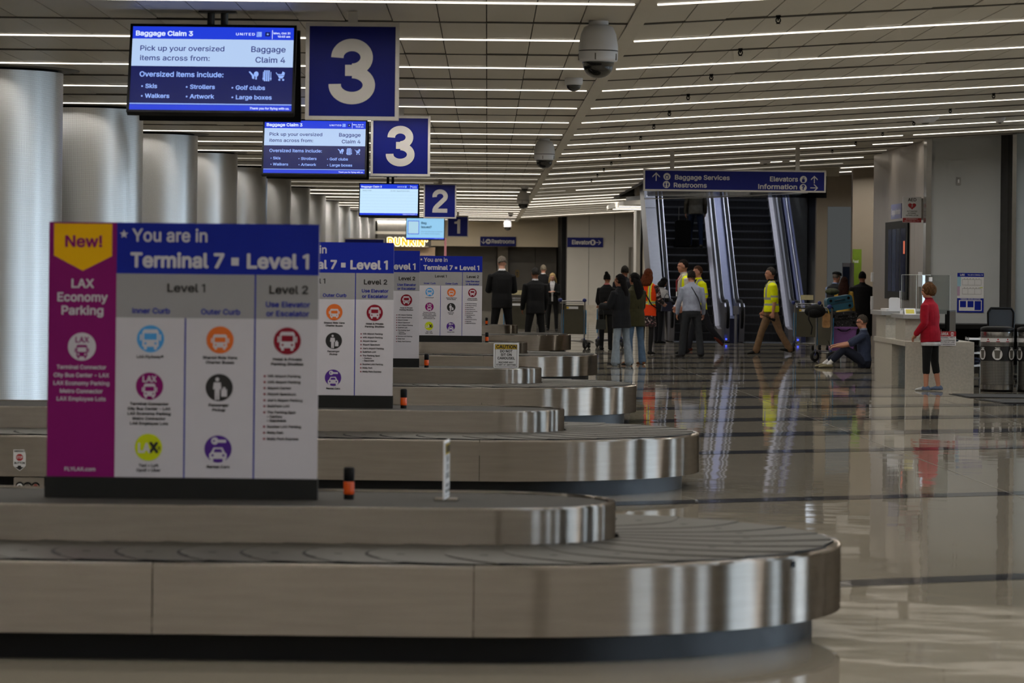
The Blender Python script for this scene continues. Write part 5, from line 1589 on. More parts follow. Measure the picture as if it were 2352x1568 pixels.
x0, _, z0 = at(2116, 793, 49.29); x1, _, z1 = at(2196, 761, 49.29)
t = thing('restricted_area_sign', 'red and white restricted area sign on the desk front, half covered', 'sign', ((x0 + x1) / 2, 49.29, (z0 + z1) / 2)); w, h = (x1 - x0) / 2, (z1 - z0) / 2
b = MB(); b.box(-w, w, -.004, .009, -h, h, M_white); b.build('plate', t)
b = MB(); b.rect(-w, w, h * .3, h, -.005, M_red); b.text('RESTRICTED AREA', -w * .95, h * .48, h * .36, -.006, M_whiteprint, 'l', .03, w * 1.5); b.disc(w * .78, h * .64, h * .26, -.006, M_whiteprint, 20); b.rect(w * .66, w * .9, h * .58, h * .7, -.007, M_red)
for st, z in (('AUTHORIZED PERSONNEL ONLY', .08), ('NO TRESPASSING / LOITERING', -.32), ('VIOLATORS PROSECUTED BY LAW', -.56), ('PENALTIES APPLY AS A MISDEMEANOR', -.86)): b.text(st, w * .92, h * z, h * .13, -.005, M_blackprint, 'r', .03, w * 1.75)
b.rect(-w * .9, w * .6, h * -.06, h * -.03, -.005, M_blackprint); b.build('print', t)

# things on the desk
t = thing('desk_monitor', 'black computer monitor turned edge-on at the information desk', 'monitor', (6.62, 50.25, .667), R(72))
b = MB(); b.rbox(-.24, .24, -.02, .02, .1, .43, M_black, .01, 2, 'y'); b.rbox(-.17, .17, .02, .06, .16, .38, M_black, .02, 3, 'y'); b.build('casing', t)
b = MB(); b.rect(-.225, .225, .115, .415, -.0205, mat('off_screen', (26, 28, 30), .1)); b.box(-.24, .24, -.022, -.02, .098, .112, N_grey); b.build('screen', t)
b = MB(); b.tube([(0, .05, 0), (0, .05, .25)], .02, M_slot, 10); b.cyl(.11, 0, .015, M_black, 24); b.build('stand', t)
t = thing('desk_phone', 'black telephone and cables beside the edge-on monitor', 'phone', (6.5, 49.6, .667), R(30))
b = MB(); b.prism([(-.1, 0), (.1, 0), (.1, .09), (-.1, .03)], -.09, .09, M_black, 'x'); b.build('base', t)
b = MB(); b.tube([(-.06, -.09, .07), (-.06, 0, .12), (-.06, .09, .11)], [.026, .014, .026], M_black, 10); b.build('handset', t)
b = MB(); b.tube([(.02, .1, .03), (.1, .2, .05), (.16, .26, .02), (.22, .2, .012)], .004, M_black, 5); b.build('cord', t)
M_plexi = glass_mat('acrylic', (222, 226, 226), .9)
M_plexiedge = mat('acrylic_edge', (186, 190, 186), .15, 0, .05, spec=.8)
t = thing('sneeze_guard', 'clear curved acrylic sneeze guard standing on the information desk', 'screen guard', (6.16, 50.9, 1.037))
b = MB(); pr = [(.26 * math.sin(R(a)), -.3 * math.cos(R(a))) for a in range(-50, 61, 10)]
for (xa, ya), (xb, yb) in zip(pr, pr[1:]): b.add([(xa, ya, 0), (xb, yb, 0), (xb, yb, .56), (xa, ya, .56)], [(0, 1, 2, 3)], M_plexi)
b.build('curved_sheet', t)
b = MB(); b.box(.225, .5, -.16, -.155, 0.003, .56, M_plexi); b.build('flat_sheet', t)
b = MB(); b.tube([(x, yy, .56) for x, yy in pr], .004, M_plexiedge, 5)
for i in (0, 5, len(pr) - 1): b.tube([(pr[i][0], pr[i][1], 0), (pr[i][0], pr[i][1], .56)], .005, M_plexiedge, 5)
b.tube([(.5, -.16, .003), (.5, -.16, .56)], .004, M_plexiedge, 5); b.build('edges', t)
b = MB(); b.box(.2, .24, -.2, -.13, .47, .53, M_white); b.box(-.22, -.18, -.23, -.19, 0, .05, M_white); b.build('clips', t)
t = thing('counter_card', 'small yellow card in a white holder on the desk ledge', 'card', (6.0, 49.95, 1.037), R(6))
b = MB(); b.add([(-.08, 0, 0), (.08, 0, 0), (.08, .05, .085), (-.08, .05, .085)], [(0, 1, 2, 3)], M_white); b.add([(-.08, .1, 0), (.08, .1, 0), (.08, .05, .085), (-.08, .05, .085)], [(0, 3, 2, 1)], M_white); b.build('holder', t)
b = MB(); b.add([(-.06, -.001 + .01, .012), (.06, .009, .012), (.06, .04, .07), (-.06, .04, .07)], [(0, 1, 2, 3)], mat('yellow_card', (204, 190, 80), .6)); b.v = [(x, y - .004, z) for x, y, z in b.v]; b.build('card', t)
t = thing('white_divider', 'rounded white acrylic divider on the far desk ledge', 'divider', (5.98, 52.1, 1.06))
b = MB(); b.rbox(-.04, .12, -.01, .01, .0, .2, M_white, .035, 4, 'y'); b.box(-.06, .14, -.05, .05, 0, .008, M_white); b.build('sheet', t)
b = MB(); b.box(.118, .126, -.015, .015, 0, .3, M_white); b.build('post', t)
t = thing('slim_signpost', 'slim upright white sign strip behind the acrylic guard', 'sign', (at(2114, 660, 53)[0], 53.05, 1.06))
b = MB(); b.box(-.03, .03, -.01, .01, .36, .58, M_white); b.build('plate', t)
b = MB(); b.box(-.008, .008, -.006, .006, 0, .36, M_slot); b.box(-.05, .05, -.04, .04, 0, .01, M_slot); b.build('post', t)

# back worktop and chair
t = thing('back_worktop', 'low black worktop against the grey laminate wall', 'worktop', (8.1, 58.6, 0))
b = MB(); b.box(-.95, 1.2, -.5, .98, .72, .79, M_black); b.build('top', t)
b = MB(); b.box(-.9, -.85, -.45, .93, 0, .72, M_black); b.box(1.1, 1.15, -.45, .95, 0, .72, M_black); b.box(-.85, 1.1, .8, .85, .1, .72, M_black); b.build('supports', t)
t = thing('office_chair', 'black mesh office chair behind the trash cans', 'chair', (7.78, 52.5, 0), R(200))
b = MB(); b.rbox(-.24, .24, -.25, .25, .42, .5, M_black, .06, 4, 'z'); b.build('seat', t)
b = MB(); pr = [(-.2, .6), (.2, .6), (.215, 1.05), (.17, 1.11), (-.17, 1.11), (-.215, 1.05)]
for (a, c), (a2, c2) in zip(pr, pr[1:] + pr[:1]): b.tube([(a, -.26, c), (a2, -.26, c2)], .02, M_black, 8)
b.build('back_frame', t)
b = MB(); b.flat([(-.19, .62), (.19, .62), (.2, 1.04), (.16, 1.1), (-.16, 1.1), (-.2, 1.04)], -.26, mat('chair_mesh', (30, 31, 34), .7)); b.flat([(-.19, .62), (-.2, 1.04), (-.16, 1.1), (.16, 1.1), (.2, 1.04), (.19, .62)], -.252, mat('chair_mesh', (30, 31, 34), .7)); b.build('back_mesh', t)
b = MB(); b.tube([(0, -.25, .62), (0, -.22, .4), (0, 0, .4)], .025, M_black, 8); b.cyl(.03, .1, .42, M_black, 12); b.build('column', t)
for i in range(5):
    a = 2 * PI * i / 5; b = MB(); b.tube([(0, 0, .12), (.28 * math.cos(a), .28 * math.sin(a), .08)], [.025, .018], M_black, 8); o = b.build('base_arm', t)
    c = MB(); c.cyl(.03, -.02, .02, M_black, 12, Matrix.Translation((.28 * math.cos(a), .28 * math.sin(a), .03)) @ Matrix.Rotation(PI / 2, 4, 'X') @ Matrix.Rotation(a, 4, 'Y')); c.build('caster', o)
for s in (-1, 1):
    b = MB(); b.tube([(s * .24, 0, .44), (s * .28, -.02, .62), (s * .28, .12, .66)], .018, M_black, 8); b.build('armrest', t)
t = thing('shelf_rack', 'pale wire shelf rack between the desk and the trash cans', 'shelf', (6.98, 50.4, 0))
for z in (.12, .3, .48, .68):
    b = MB(); b.box(-.12, .1, -.15, .15, z, z + .025, M_white if z > .2 else M_slot); b.build('shelf', t)
for sx in (-.11, .09):
    for sy in (-.14, .14): b = MB(); b.cyl(.012, 0, .72, M_slot, 8, Matrix.Translation((sx, sy, 0))); b.build('post', t)
for lab, z, m in (('dark bundle lying on the rack shelf beside the desk', .505, M_black), ('navy folded cloth on the lower rack shelf', .325, cloth('navy_bundle', (28, 32, 48)))):
    t = thing('cloth_bundle', lab, 'bundle', (6.97, 50.33, z)); b = MB(); b.ball((0, 0, .055), (.09, .11, .055), m, 10); b.build('body', t)
    b = MB(); b.tube([(-.06, -.1, .07), (0, -.12, .09), (.06, -.1, .07)], .012, m, 6); b.build('fold', t)

# ================================================================== trash cans and mats
def perforated():
    m = bpy.data.materials.new('perforated_can'); m.use_nodes = True
    nt = m.node_tree; N = nt.nodes; L = nt.links; p = N['Principled BSDF']
    uv = N.new('ShaderNodeUVMap'); sp = N.new('ShaderNodeSeparateXYZ'); L.new(uv.outputs[0], sp.inputs[0])
    outs = []
    for op in ('ADD', 'SUBTRACT'):
        a = N.new('ShaderNodeMath'); a.operation = op; L.new(sp.outputs[0], a.inputs[0]); L.new(sp.outputs[1], a.inputs[1])
        kk = N.new('ShaderNodeMath'); kk.operation = 'MULTIPLY'; kk.inputs[1].default_value = 2 * PI / .042; L.new(a.outputs[0], kk.inputs[0])
        s = N.new('ShaderNodeMath'); s.operation = 'SINE'; L.new(kk.outputs[0], s.inputs[0]); outs.append(s.outputs[0])
    ml = N.new('ShaderNodeMath'); ml.operation = 'MULTIPLY'; L.new(outs[0], ml.inputs[0]); L.new(outs[1], ml.inputs[1])
    rp = N.new('ShaderNodeValToRGB'); rp.color_ramp.elements[0].position = .3; rp.color_ramp.elements[0].color = lin((150, 148, 144)) + (1,)
    rp.color_ramp.elements[1].position = .42; rp.color_ramp.elements[1].color = (.004, .004, .004, 1)
    L.new(ml.outputs[0], rp.inputs[0]); L.new(rp.outputs[0], p.inputs['Base Color']); p.inputs['Metallic'].default_value = .85; p.inputs['Roughness'].default_value = .3
    return m


M_perf = perforated()
M_can = mat('can_steel', (150, 148, 145), .25, .95, .05)
cr = .229; zk = 48.7 / F


def can_z(v): return (898 - v) * zk


for lab, X in (('perforated steel trash can with black label band, nearer the desk', 7.052), ('perforated steel trash can at the very edge beside the first one', 7.56)):
    t = thing('trash_can', lab, 'trash can', (X, 48.7, 0), 0, 'perforated steel trash cans')
    b = MB(); b.lathe([(cr, .03), (cr, .1)], M_can, 40); b.lathe([(cr * .97, 0), (cr * .97, .03), (cr, .03)], M_black, 40); b.build('base_rim', t); b = MB(); b.lathe([(cr, can_z(770)), (cr, can_z(762)), (cr * .985, can_z(760))], M_can, 40); b.build('top_rim', t)
    b = MB(); b.lathe([(cr - .003, .1), (cr - .003, can_z(770))], M_perf, 48); o = b.build('perforated_body', t)
    uvl = o.data.uv_layers.new(name='UVMap'); co = o.data.vertices
    for p in o.data.polygons:
        av = [math.atan2(co[i].co.y, co[i].co.x) for i in p.vertices]
        if max(av) - min(av) > PI: av = [a + 2 * PI if a < 0 else a for a in av]
        for li, i, a in zip(p.loop_indices, p.vertices, av): uvl.data[li].uv = (a * cr, co[i].co.z * 1.0)
    b = MB(); b.lathe([(cr * .985, can_z(762)), (cr * 1.01, can_z(758)), (cr * 1.0, can_z(752)), (cr * .8, can_z(749)), (cr * .55, can_z(748)), (cr * .5, can_z(752))], M_black, 40); b.build('lid', t)
    b = MB(); b.lathe([(cr + .002, can_z(784)), (cr + .002, can_z(775))], M_whiteprint, 40)
    for a in (-130, -95, -60):
        Mx = Matrix.Rotation(R(a + 90), 4, 'Z') @ Matrix.Translation((0, -cr - .0035, 0)); b.disc(0, can_z(778), .011, 0, M_red, 12, Mx); b.rect(-.025, .025, can_z(783.5), can_z(781.8), 0, M_red, Mx)
    b.build('white_band', t)
    b = MB(); b.lathe([(cr + .002, can_z(827)), (cr + .002, can_z(794))], M_blackprint, 40)
    for a in (-97, -40, -155, 20, 80, 140):
        Mx = Matrix.Rotation(R(a + 90), 4, 'Z') @ Matrix.Translation((0, -cr - .004, 0))
        b.disc(0, can_z(812), .07, 0, M_whiteprint, 24, Mx, .078); zc = can_z(812)
        b.flat([(-.03, zc - .055), (.03, zc - .055), (.042, zc + .045), (-.042, zc + .045)], -.001, M_slot, Mx); b.rect(-.048, .048, zc + .043, zc + .056, -.001, M_slot, Mx)
        b.text('TRASH', 0, can_z(799), .018, 0, M_whiteprint, 'c', .03, .07, Mx)
    b.build('label_band', t)

M_mat = mat('black_rubber_mat', (26, 25, 24), .9, 0, .3, 60, bump=.3)
for lab, pts in (('dark rubber floor mat in front of the trash cans', [(6.26, 47.35), (6.33, 46.1), (10.4, 46.1), (10.4, 47.35)]), ('second dark rubber floor mat, nearer the viewer', [(6.35, 45.45), (6.5, 44.2), (10.4, 44.2), (10.4, 45.45)])):
    t = thing('floor_mat', lab, 'mat', (pts[0][0], pts[0][1], .0))
    b = MB(); b.prism([(x - pts[0][0], y - pts[0][1]) for x, y in pts], .002, .012, M_mat); b.build('pile', t)
    b = MB(); b.prism([(x - pts[0][0] + dx, y - pts[0][1] + dy) for (x, y), (dx, dy) in zip(pts, ((-.04, .03), (-.04, -.03), (.04, -.03), (.04, .03)))], .002, .006, M_black); b.build('border', t)

# ================================================================== wall mounted things
x0, _, z0 = at(2198, 717, 59.98); x1, _, z1 = at(2260, 627, 59.98)
t = thing('map_poster', 'blue and white terminal map poster on the grey wall', 'poster', ((x0 + x1) / 2, 59.985, z0)); w, h = (x1 - x0) / 2, z1 - z0
b = MB(); b.box(-w, w, 0, .012, 0, h, M_whiteprint); b.build('sheet', t)
b = MB(); q = -.001
b.rect(-w, w, h * .9, h, q, B_blue); b.text('LAX', -w * .8, h * .93, h * .045, q - .001, M_whiteprint, 'l', .04); b.text('YOU ARE IN TERMINAL 7/8', w * .92, h * .935, h * .03, q - .001, M_whiteprint, 'r', .02, w * 1.15)
b.rect(-w, w, 0, h * .36, q, B_blue); b.text('TERMINAL AIRLINE LOCATION', 0, h * .325, h * .025, q - .001, M_whiteprint, 'c', .03, w * 1.5); b.rect(-w * .86, w * .86, h * .04, h * .31, q - .001, M_whiteprint)
for a, c, z2 in ((-.78, -.32, .13), (-.22, .24, .13), (.32, .8, .06)): b.rect(w * a, w * c, h * z2, h * .29, q - .002, B_blue)
b.rect(-w, -w * .72, h * .66, h * .9, q, mat('map_cyan', (150, 190, 206), .6)); b.rect(-w, -w * .8, h * .42, h * .66, q, mat('map_pink', (176, 150, 176), .6))
for zc in (.76, .53):
    for a in (-.62, -.2, .3, .8): b.rect(w * a, w * (a + .012), h * (zc - .07), h * (zc + .07), q, M_blackprint)
    for z in (-.07, .07): b.rect(-w * .62, w * .8, h * (zc + z), h * (zc + z + .006), q, M_blackprint)
    for i in range(6): b.rect(w * (-.5 + i * .22), w * (-.42 + i * .22), h * (zc + .09), h * (zc + .1), q, M_slot)
b.rect(w * .7, w * .92, h * .62, h * .64, q, B_lime); b.build('print', t)
x, _, z = at(2201.5, 416, 59.98); t = thing('wall_plate', 'small pale switch plate high on the grey wall', 'wall plate', (x, 59.985, z))
b = MB(); b.rbox(-.04, .04, -.006, .012, -.068, .068, mat('plate_grey', (142, 142, 140), .4), .008, 2, 'y'); b.build('plate', t); b = MB(); b.box(-.014, .014, -.012, -.006, -.03, .03, M_white); b.build('switch', t)

t = thing('aed_sign', 'white and red AED sign projecting from the metal wall', 'sign', (7.30, 60.7, at(2091, 511, 60.7)[2])); h = at(2091, 452, 60.7)[2] - t.location.z; w = .16
b = MB(); b.rbox(-w, w, -.012, .012, 0, h, M_white, .01, 2, 'y'); b.build('panel', t)
b = MB(); b.rect(-w, w, .004, h * .18, -.0125, M_red); b.text('AED', 0, h * .83, h * .12, -.013, M_blackprint, 'c', .02)
hp = [(0, -.9)] + [(math.sin(R(a)) ** 3 * 1.0, (13 * math.cos(R(a)) - 5 * math.cos(R(2 * a)) - 2 * math.cos(R(3 * a)) - math.cos(R(4 * a))) / 17) for a in range(170, -171, -10)]
b.flat([(px * w * .44, h * .645 + pz * h * .15) for px, pz in hp[1:]][::-1], -.013, M_red)
b.flat([(.012, h * .72), (-.018, h * .64), (-.002, h * .64), (-.014, h * .57), (.02, h * .66), (.004, h * .66)], -.014, M_whiteprint)
for st, z in (('AUTOMATED', .415), ('EXTERNAL', .335), ('DEFIBRILLATOR', .255)): b.text(st, 0, h * z, h * .048, -.013, M_blackprint, 'c', .02, {'AUTOMATED': 1.1, 'EXTERNAL': .9, 'DEFIBRILLATOR': 1.35}[st] * w)
b.text('IN EMERGENCY', 0, h * .115, h * .04, -.0135, M_whiteprint, 'c', .02, w * 1.3); b.text('CALL (424) 646-7911', 0, h * .04, h * .04, -.0135, M_whiteprint, 'c', .02, w * 1.6); b.build('print', t)
b = MB(); b.box(w, w + .03, -.015, .015, h * .1, h * .95, M_trimmetal); b.build('bracket', t)
# plaque and dark display on the metal side wall (facing the hall)
t = thing('wall_plaque', 'pale blue baggage information plaque on the metal wall', 'sign', (7.488, 64.6, 2.62), R(-90))
b = MB(); b.box(-.8, .8, -.012, .01, 0, .27, mat('plaque_blue', (108, 112, 150), .5)); b.build('plate', t)
b = MB(); b.text('Baggage Information', 0, .08, .1, -.014, M_whiteprint, 'c', .02, 1.4); b.build('lettering', t)
t = thing('display_cabinet', 'tall black framed display case set in the metal wall', 'display case', (7.488, 64.4, 1.15), R(-90))
b = MB(); b.box(-1.75, 1.75, -.03, .02, 0, 1.42, M_black); b.build('frame', t)
for a, c, m in ((.75, 1.5, mat('display_navy', (18, 24, 60), .1)), (.12, .6, mat('display_slate', (40, 44, 62), .12)), (-.55, 0, mat('display_steel_blue', (56, 66, 92), .12)), (-1.2, -.65, mat('display_slate', (40, 44, 62), .12))):
    b = MB(); b.box(a, c, -.034, -.03, .14, 1.28, m); b.build('pane', t)
b = MB(); b.box(1.2, 1.4, -.037, -.034, .82, 1.05, light_mat('orange_reflection_glow', (220, 110, 80), .8)); b.build('reflection_patch', t)  # orange reflection in the glass painted as a glowing patch
for lab, v, hh in (('small white wall switch on the end of the metal wall', 636, .09), ('white call box on the end of the metal wall', 695, .13)):
    x, _, z = at(2003, v, 68.9); t = thing('wall_switch', lab, 'switch', (7.488, 68.4, z), R(-90)); b = MB(); b.rbox(-.06, .06, -.04, .0, -hh, hh, M_white, .01, 2, 'y'); b.build('box', t); b = MB(); b.box(-.02, .02, -.048, -.04, -.03, .03, M_cam); b.build('button', t)

# green banner and kiosk
t = thing('green_banner', 'tall lime green banner panel behind the person in black', 'banner', (at(1967, 700, 78)[0], 78, 0)); zt = at(1967, 572, 78)[2]
M_lime = mat('banner_green', (106, 132, 20), .6)
b = MB(); b.box(-.1, .1, -.02, .02, .1, zt, M_lime); b.build('panel', t)
b = MB(); b.text('Food', -.09, zt - .3, .06, -.021, M_whiteprint, 'l', .02, .12)
b.build('print', t); b = MB(); b.box(-.16, .16, -.15, .15, 0, .1, M_slot); b.build('foot', t)
t = thing('self_service_kiosk', 'slim grey self-service kiosk with dark screen beside the green banner', 'kiosk', (at(1947, 700, 77)[0], 77, 0), R(-25)); zt = at(1947, 604, 77)[2]
b = MB(); b.rbox(-.1, .1, -.12, .12, 0, zt, M_bal, .02, 2, 'z'); b.build('body', t)
b = MB(); b.box(-.08, .08, -.124, -.12, zt - .75, zt - .08, mat('kiosk_screen', (24, 34, 52), .1)); b.build('screen', t)
b = MB(); b.box(-.1, .1, -.22, -.12, .98, 1.02, M_black); b.build('shelf', t)

# ================================================================== luggage carts
M_tube = mat('cart_tube', (150, 150, 152), .3, .85, .05)
M_board = mat('cart_board', (62, 58, 42), .6)
M_knob = mat('cart_blue', (36, 48, 110), .35)
M_tyre = mat('tyre', (18, 18, 18), .8)
M_ban = mat('cart_banner', (60, 140, 190), .5, 0, .5, 7)


def cart(label, loc, rz, card=False):
    t = thing('luggage_cart', label, 'cart', loc, rz, 'airport luggage carts')
    for s in (-1, 1):
        b = MB(); b.tube([(s * .25, -.02, .16), (s * .25, 0, .55), (s * .25, 0, .96), (s * .25, -.06, 1.0)], .016, M_tube, 8); p = b.build('upright', t)
        b = MB(); b.box(s * .25 - .03, s * .25 + .03, .016, .022, .3, .8, M_ban); b.build('banner', p)
        b = MB(); b.ball((s * .27, -.07, 1.0), (.042, .05, .042), M_knob, 10); b.build('knob', t)
        b = MB(); Mw = Matrix.Translation((s * .27, -.02, .095)) @ Matrix.Rotation(PI / 2, 4, 'Y'); b.lathe([(.05, -.02), (.085, -.022), (.095, -.012), (.095, .012), (.085, .022), (.05, .02)], M_tyre, 22, Mw); w_ = b.build('wheel', t)
        b = MB(); b.cyl(.05, -.012, .012, M_tube, 16, Mw); b.cyl(.014, -.04, .04, M_tube, 10, Mw); b.build('hub', w_)
        b = MB(); b.tube([(s * .2, -.05, .2), (s * .2, .4, .16), (s * .1, .84, .12)], .016, M_tube, 8); b.build('deck_rail', t)
        b = MB(); b.tube([(s * .27, -.02, .095), (s * .25, -.02, .22)], .018, M_knob, 8); b.build('axle_bracket', t)
    b = MB(); b.tube([(-.26, -.06, .98), (.26, -.06, .98)], .015, M_tube, 10); b.tube([(-.26, -.11, .94), (.26, -.11, .94)], .008, M_tube, 8); b.build('handle', t)
    b = MB(); b.box(-.22, .22, .005, .02, .3, .9, M_board); p = b.build('board', t)
    b = MB(); b.rect(-.16, .1, .82, .87, .003, M_white); b.rect(-.16, -.11, .825, .865, .002, M_caut); b.build('notice', p)
    for yy in (.05, .3, .55, .78): b = MB(); w2 = .2 - .1 * max(0, (yy - .4) / .44); b.tube([(-w2, yy, .17 - .05 * yy), (w2, yy, .17 - .05 * yy)], .011, M_tube, 8); b.build('cross_bar', t)
    b = MB(); Mw = Matrix.Translation((0, .84, .06)) @ Matrix.Rotation(PI / 2, 4, 'Y'); b.lathe([(.02, -.02), (.055, -.02), (.06, 0), (.055, .02), (.02, .02)], M_tyre, 16, Mw); b.cyl(.022, -.03, .03, M_tube, 10, Mw); b.build('front_wheel', t)
    b = MB(); b.tube([(-.1, .84, .12), (0, .84, .13), (.1, .84, .12)], .016, M_tube, 8); b.build('nose_bar', t)
    if card: b = MB(); b.box(-.13, .13, -.02, -.012, 1.06, 1.16, mat('cream_card', (190, 180, 140), .6)); b.build('card', t)
    return t


cart('empty luggage cart with dark board, right of the blonde woman', (ax(1317, 72.6), 72.6, 0), R(-24))
cart('luggage cart with dark board standing behind the shorter suited man', (ax(1185, 78), 78, 0), R(6), True)
cart('luggage cart mostly hidden behind the woman with the hair bun', (ax(1405, 73.2), 74.4, 0), R(12))
cart('luggage cart loaded with bags beside the seated man', (ax(1893, 64.0), 64.0, 0), R(-62))
cart('empty luggage cart with cream card, left of the loaded cart', (ax(1853, 72.2), 72.2, 0), R(-14), True)

# luggage on the loaded cart
px = lambda u, D: at(u, 760, D)[0]
LX = px(1930, 63.75)
t = thing('storage_bin', 'purple plastic storage bin at the bottom of the loaded cart', 'bin', (LX + .06, 64.2, .205), R(8))
M_pu = mat('purple_plastic', (136, 90, 156), .45, 0, .06)
b = MB(); b.add([(sx * q, sy * r2, z) for z, q, r2 in ((0, .19, .15), (.4, .245, .19)) for sx, sy in ((-1, -1), (1, -1), (1, 1), (-1, 1))], [(0, 1, 5, 4), (1, 2, 6, 5), (2, 3, 7, 6), (3, 0, 4, 7), (3, 2, 1, 0)], M_pu); b.build('tub', t)
b = MB(); b.rbox(-.265, .265, -.21, .21, .4, .435, M_pu, .02, 3, 'z'); b.build('lid', t)
b = MB(); b.box(-.05, .05, -.182, -.176, .26, .36, M_whiteprint, Matrix.Rotation(R(-5.5), 4, 'X')); b.build('label_sticker', t)
b = MB(); b.tube([(-.12, -.215, .4), (-.05, -.225, .36), (.05, -.225, .36), (.12, -.215, .4)], .01, M_black, 8); b.build('handle', t)


def suitcase(label, name, loc, rz, tilt, w, d, h, m, trim, spots=None):
    t = thing(name, label, 'suitcase', loc, rz); t.rotation_euler = (0, R(tilt), rz)
    b = MB(); b.rbox(-w / 2, w / 2, -d / 2, d / 2, 0, h, m, min(.05, h * .3), 4, 'y'); b.build('shell', t)
    b = MB()
    for z in (h * .5,): b.box(-w / 2 - .004, w / 2 + .004, -d / 2 - .004, d / 2 + .004, z - .008, z + .008, trim)
    b.build('zip_band', t)
    b = MB(); b.tube([(-.09, -d / 2 - .005, h * .72), (-.07, -d / 2 - .035, h * .74), (.07, -d / 2 - .035, h * .74), (.09, -d / 2 - .005, h * .72)], .011, trim, 8); b.build('carry_handle', t)
    for sx in (-1, 1):
        for sz in (.22, .78): b = MB(); b.cyl(.026, -.012, .012, M_black, 14, Matrix.Translation((sx * (w / 2 - .07), -d / 2 - .014, h * sz)) @ Matrix.Rotation(PI / 2, 4, 'X')); b.build('wheel', t)
    return t


FL2 = mat('black_floral', (20, 18, 22), .7, 0, 1.0, 45)
_r = [x for x in FL2.node_tree.nodes if x.type == 'VALTORGB'][0]
_r.color_ramp.elements[0].color = (.006, .006, .007, 1); _r.color_ramp.elements[0].position = .6
_r.color_ramp.elements[1].color = (.22, .2, .21, 1); _r.color_ramp.elements[1].position = .68
suitcase('black suitcase with pale floral pattern in the middle of the loaded cart', 'floral_suitcase', (LX + .08, 64.2, .648), R(6), -6, .50, .36, .26, FL2, M_black)
suitcase('teal blue suitcase on top of the loaded cart', 'teal_suitcase', (LX + .03, 64.2, .945), R(4), -10, .47, .34, .25, mat('teal_shell', (14, 78, 100), .5, 0, .06), mat('teal_trim', (8, 40, 54), .5))
t = thing('green_pillow', 'camouflage green bundle on top of the teal suitcase', 'bundle', (LX - .1, 64.3, 1.215)); b = MB(); b.ball((0, 0, .06), (.13, .12, .065), mat('camouflage', (58, 62, 40), .9, 0, .6, 14), 12); b.build('body', t)
b = MB(); b.tube([(-.12, 0, .06), (0, -.02, .126), (.12, 0, .06)], .006, M_black, 6); b.build('strap', t)
t = thing('tan_bag', 'small tan and yellow bag hanging on the loaded cart', 'bag', (ax(1893, 64.0) + .0, 63.66, .625)); b = MB(); b.rbox(-.07, .07, -.05, .05, 0, .26, mat('tan_bag', (150, 112, 70), .8, 0, .3, 12), .03, 3, 'y'); b.build('body', t)
b = MB(); b.tube([(-.05, 0, .26), (-.03, 0, .34), (.03, 0, .34), (.05, 0, .26)], .008, M_caut, 6); b.build('strap', t)
t = thing('black_backpack', 'black backpack slung over the handle of the loaded cart', 'backpack', (px(1871, 63.7), 63.62, .80), R(10)); mb = cloth('backpack', (15, 15, 17))
b = MB(); b.ball((0, 0, .12), (.2, .12, .12), mb, 14); b.build('body', t)
b = MB(); b.ball((-.03, -.08, .1), (.12, .06, .07), mb, 10); b.build('pocket', t)
b = MB(); b.tube([(-.12, -.05, .12), (-.15, -.1, -.02), (-.08, -.1, -.16), (-.1, -.1, -.3)], .012, mb, 6); b.tube([(.1, 0, .2), (.14, .05, .24), (.17, .12, .19)], .012, mb, 6); b.build('strap', t)

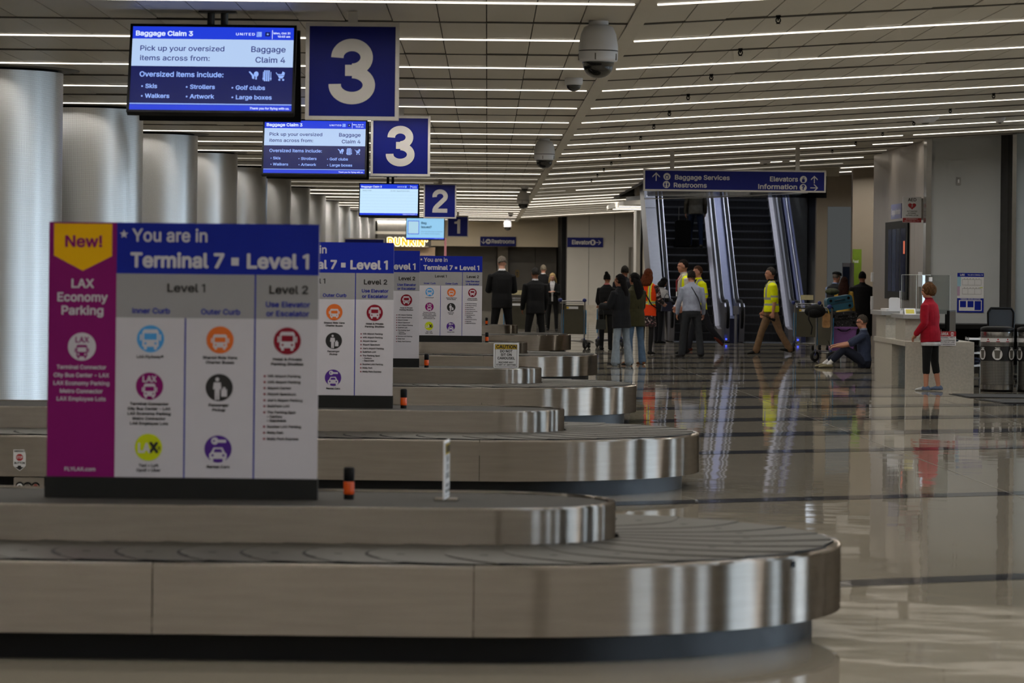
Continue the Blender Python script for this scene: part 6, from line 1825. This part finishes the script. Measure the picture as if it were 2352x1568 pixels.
# bags, phone and radio that people carry
t = thing('handbag', 'dark green handbag hanging beside the woman with the hair bun', 'handbag', (ax(1380, 71.75), 71.75, .42), R(-10)); mt = mat('dark_green_leather', (24, 28, 24), .4)
b = MB(); b.prism([(-.10, 0), (.10, 0), (.08, .2), (-.08, .2)], -.05, .05, mt, 'y'); b.build('body', t)
b = MB(); b.tube([(-.06, 0, .2), (-.05, 0, .36), (0, 0, .44), (.05, 0, .36), (.06, 0, .2)], .008, mt, 6); b.build('strap', t)
t = thing('handbag', 'navy handbag on the arm of the woman by the escalator', 'handbag', (ax(1531, 79.2), 79.2, .72), R(12)); mt = mat('navy_leather', (22, 26, 48), .4)
b = MB(); b.prism([(-.13, 0), (.13, 0), (.10, .2), (-.10, .2)], -.05, .05, mt, 'y'); b.build('body', t)
b = MB(); b.tube([(-.07, 0, .2), (-.05, 0, .34), (0, 0, .4), (.05, 0, .34), (.07, 0, .2)], .009, mt, 6); b.build('strap', t)
M_w = Matrix.Translation(t_sit.location) @ Matrix.Rotation(t_sit.rotation_euler.z, 4, 'Z')
p = M_w @ ((hd_sit[0] + hd_sit[1]) / 2)
t = thing('mobile_phone', 'dark phone held up by the seated man', 'phone', (p.x - .02, p.y, p.z - .02), R(86)); t.rotation_euler = (R(-24), 0, R(86))
b = MB(); b.rbox(-.036, .036, -.004, .004, 0, .15, M_black, .008, 3, 'y'); b.build('body', t); b = MB(); b.rect(-.032, .032, .008, .142, -.0045, mat('phone_glass', (30, 32, 38), .1)); b.build('screen', t)
M_w = Matrix.Translation(t_walk.location) @ Matrix.Rotation(t_walk.rotation_euler.z, 4, 'Z')
p = M_w @ hd_walk[0]
t = thing('handheld_radio', 'black handheld radio in the hand of the walking man', 'radio', (p.x, p.y, p.z - .05)); t.rotation_euler = (0, R(-68), 0)
b = MB(); b.rbox(-.028, .028, -.018, .018, -.06, .06, M_black, .008, 2, 'z'); b.build('body', t); b = MB(); b.cyl(.007, .06, .24, M_black, 8); b.build('antenna', t)
t = thing('escalator_suitcase', 'black suitcase standing beside the rider on the left escalator', 'suitcase', (ax(1566, 85.97), 85.97, 2.205))
b = MB(); b.rbox(-.19, .19, -.12, .12, .04, .66, M_black, .05, 4, 'y'); b.build('shell', t); b = MB(); b.tube([(-.1, .06, .66), (-.1, .06, .98), (.1, .06, .98), (.1, .06, .66)], .009, M_slot, 6); b.build('pull_handle', t)
b = MB(); b.cyl(.03, -.16, -.12, M_black, 12, Matrix.Rotation(PI / 2, 4, 'Y') @ Matrix.Translation((-.03, .09, 0))); b.cyl(.03, .12, .16, M_black, 12, Matrix.Rotation(PI / 2, 4, 'Y') @ Matrix.Translation((-.03, .09, 0))); b.build('wheels', t)
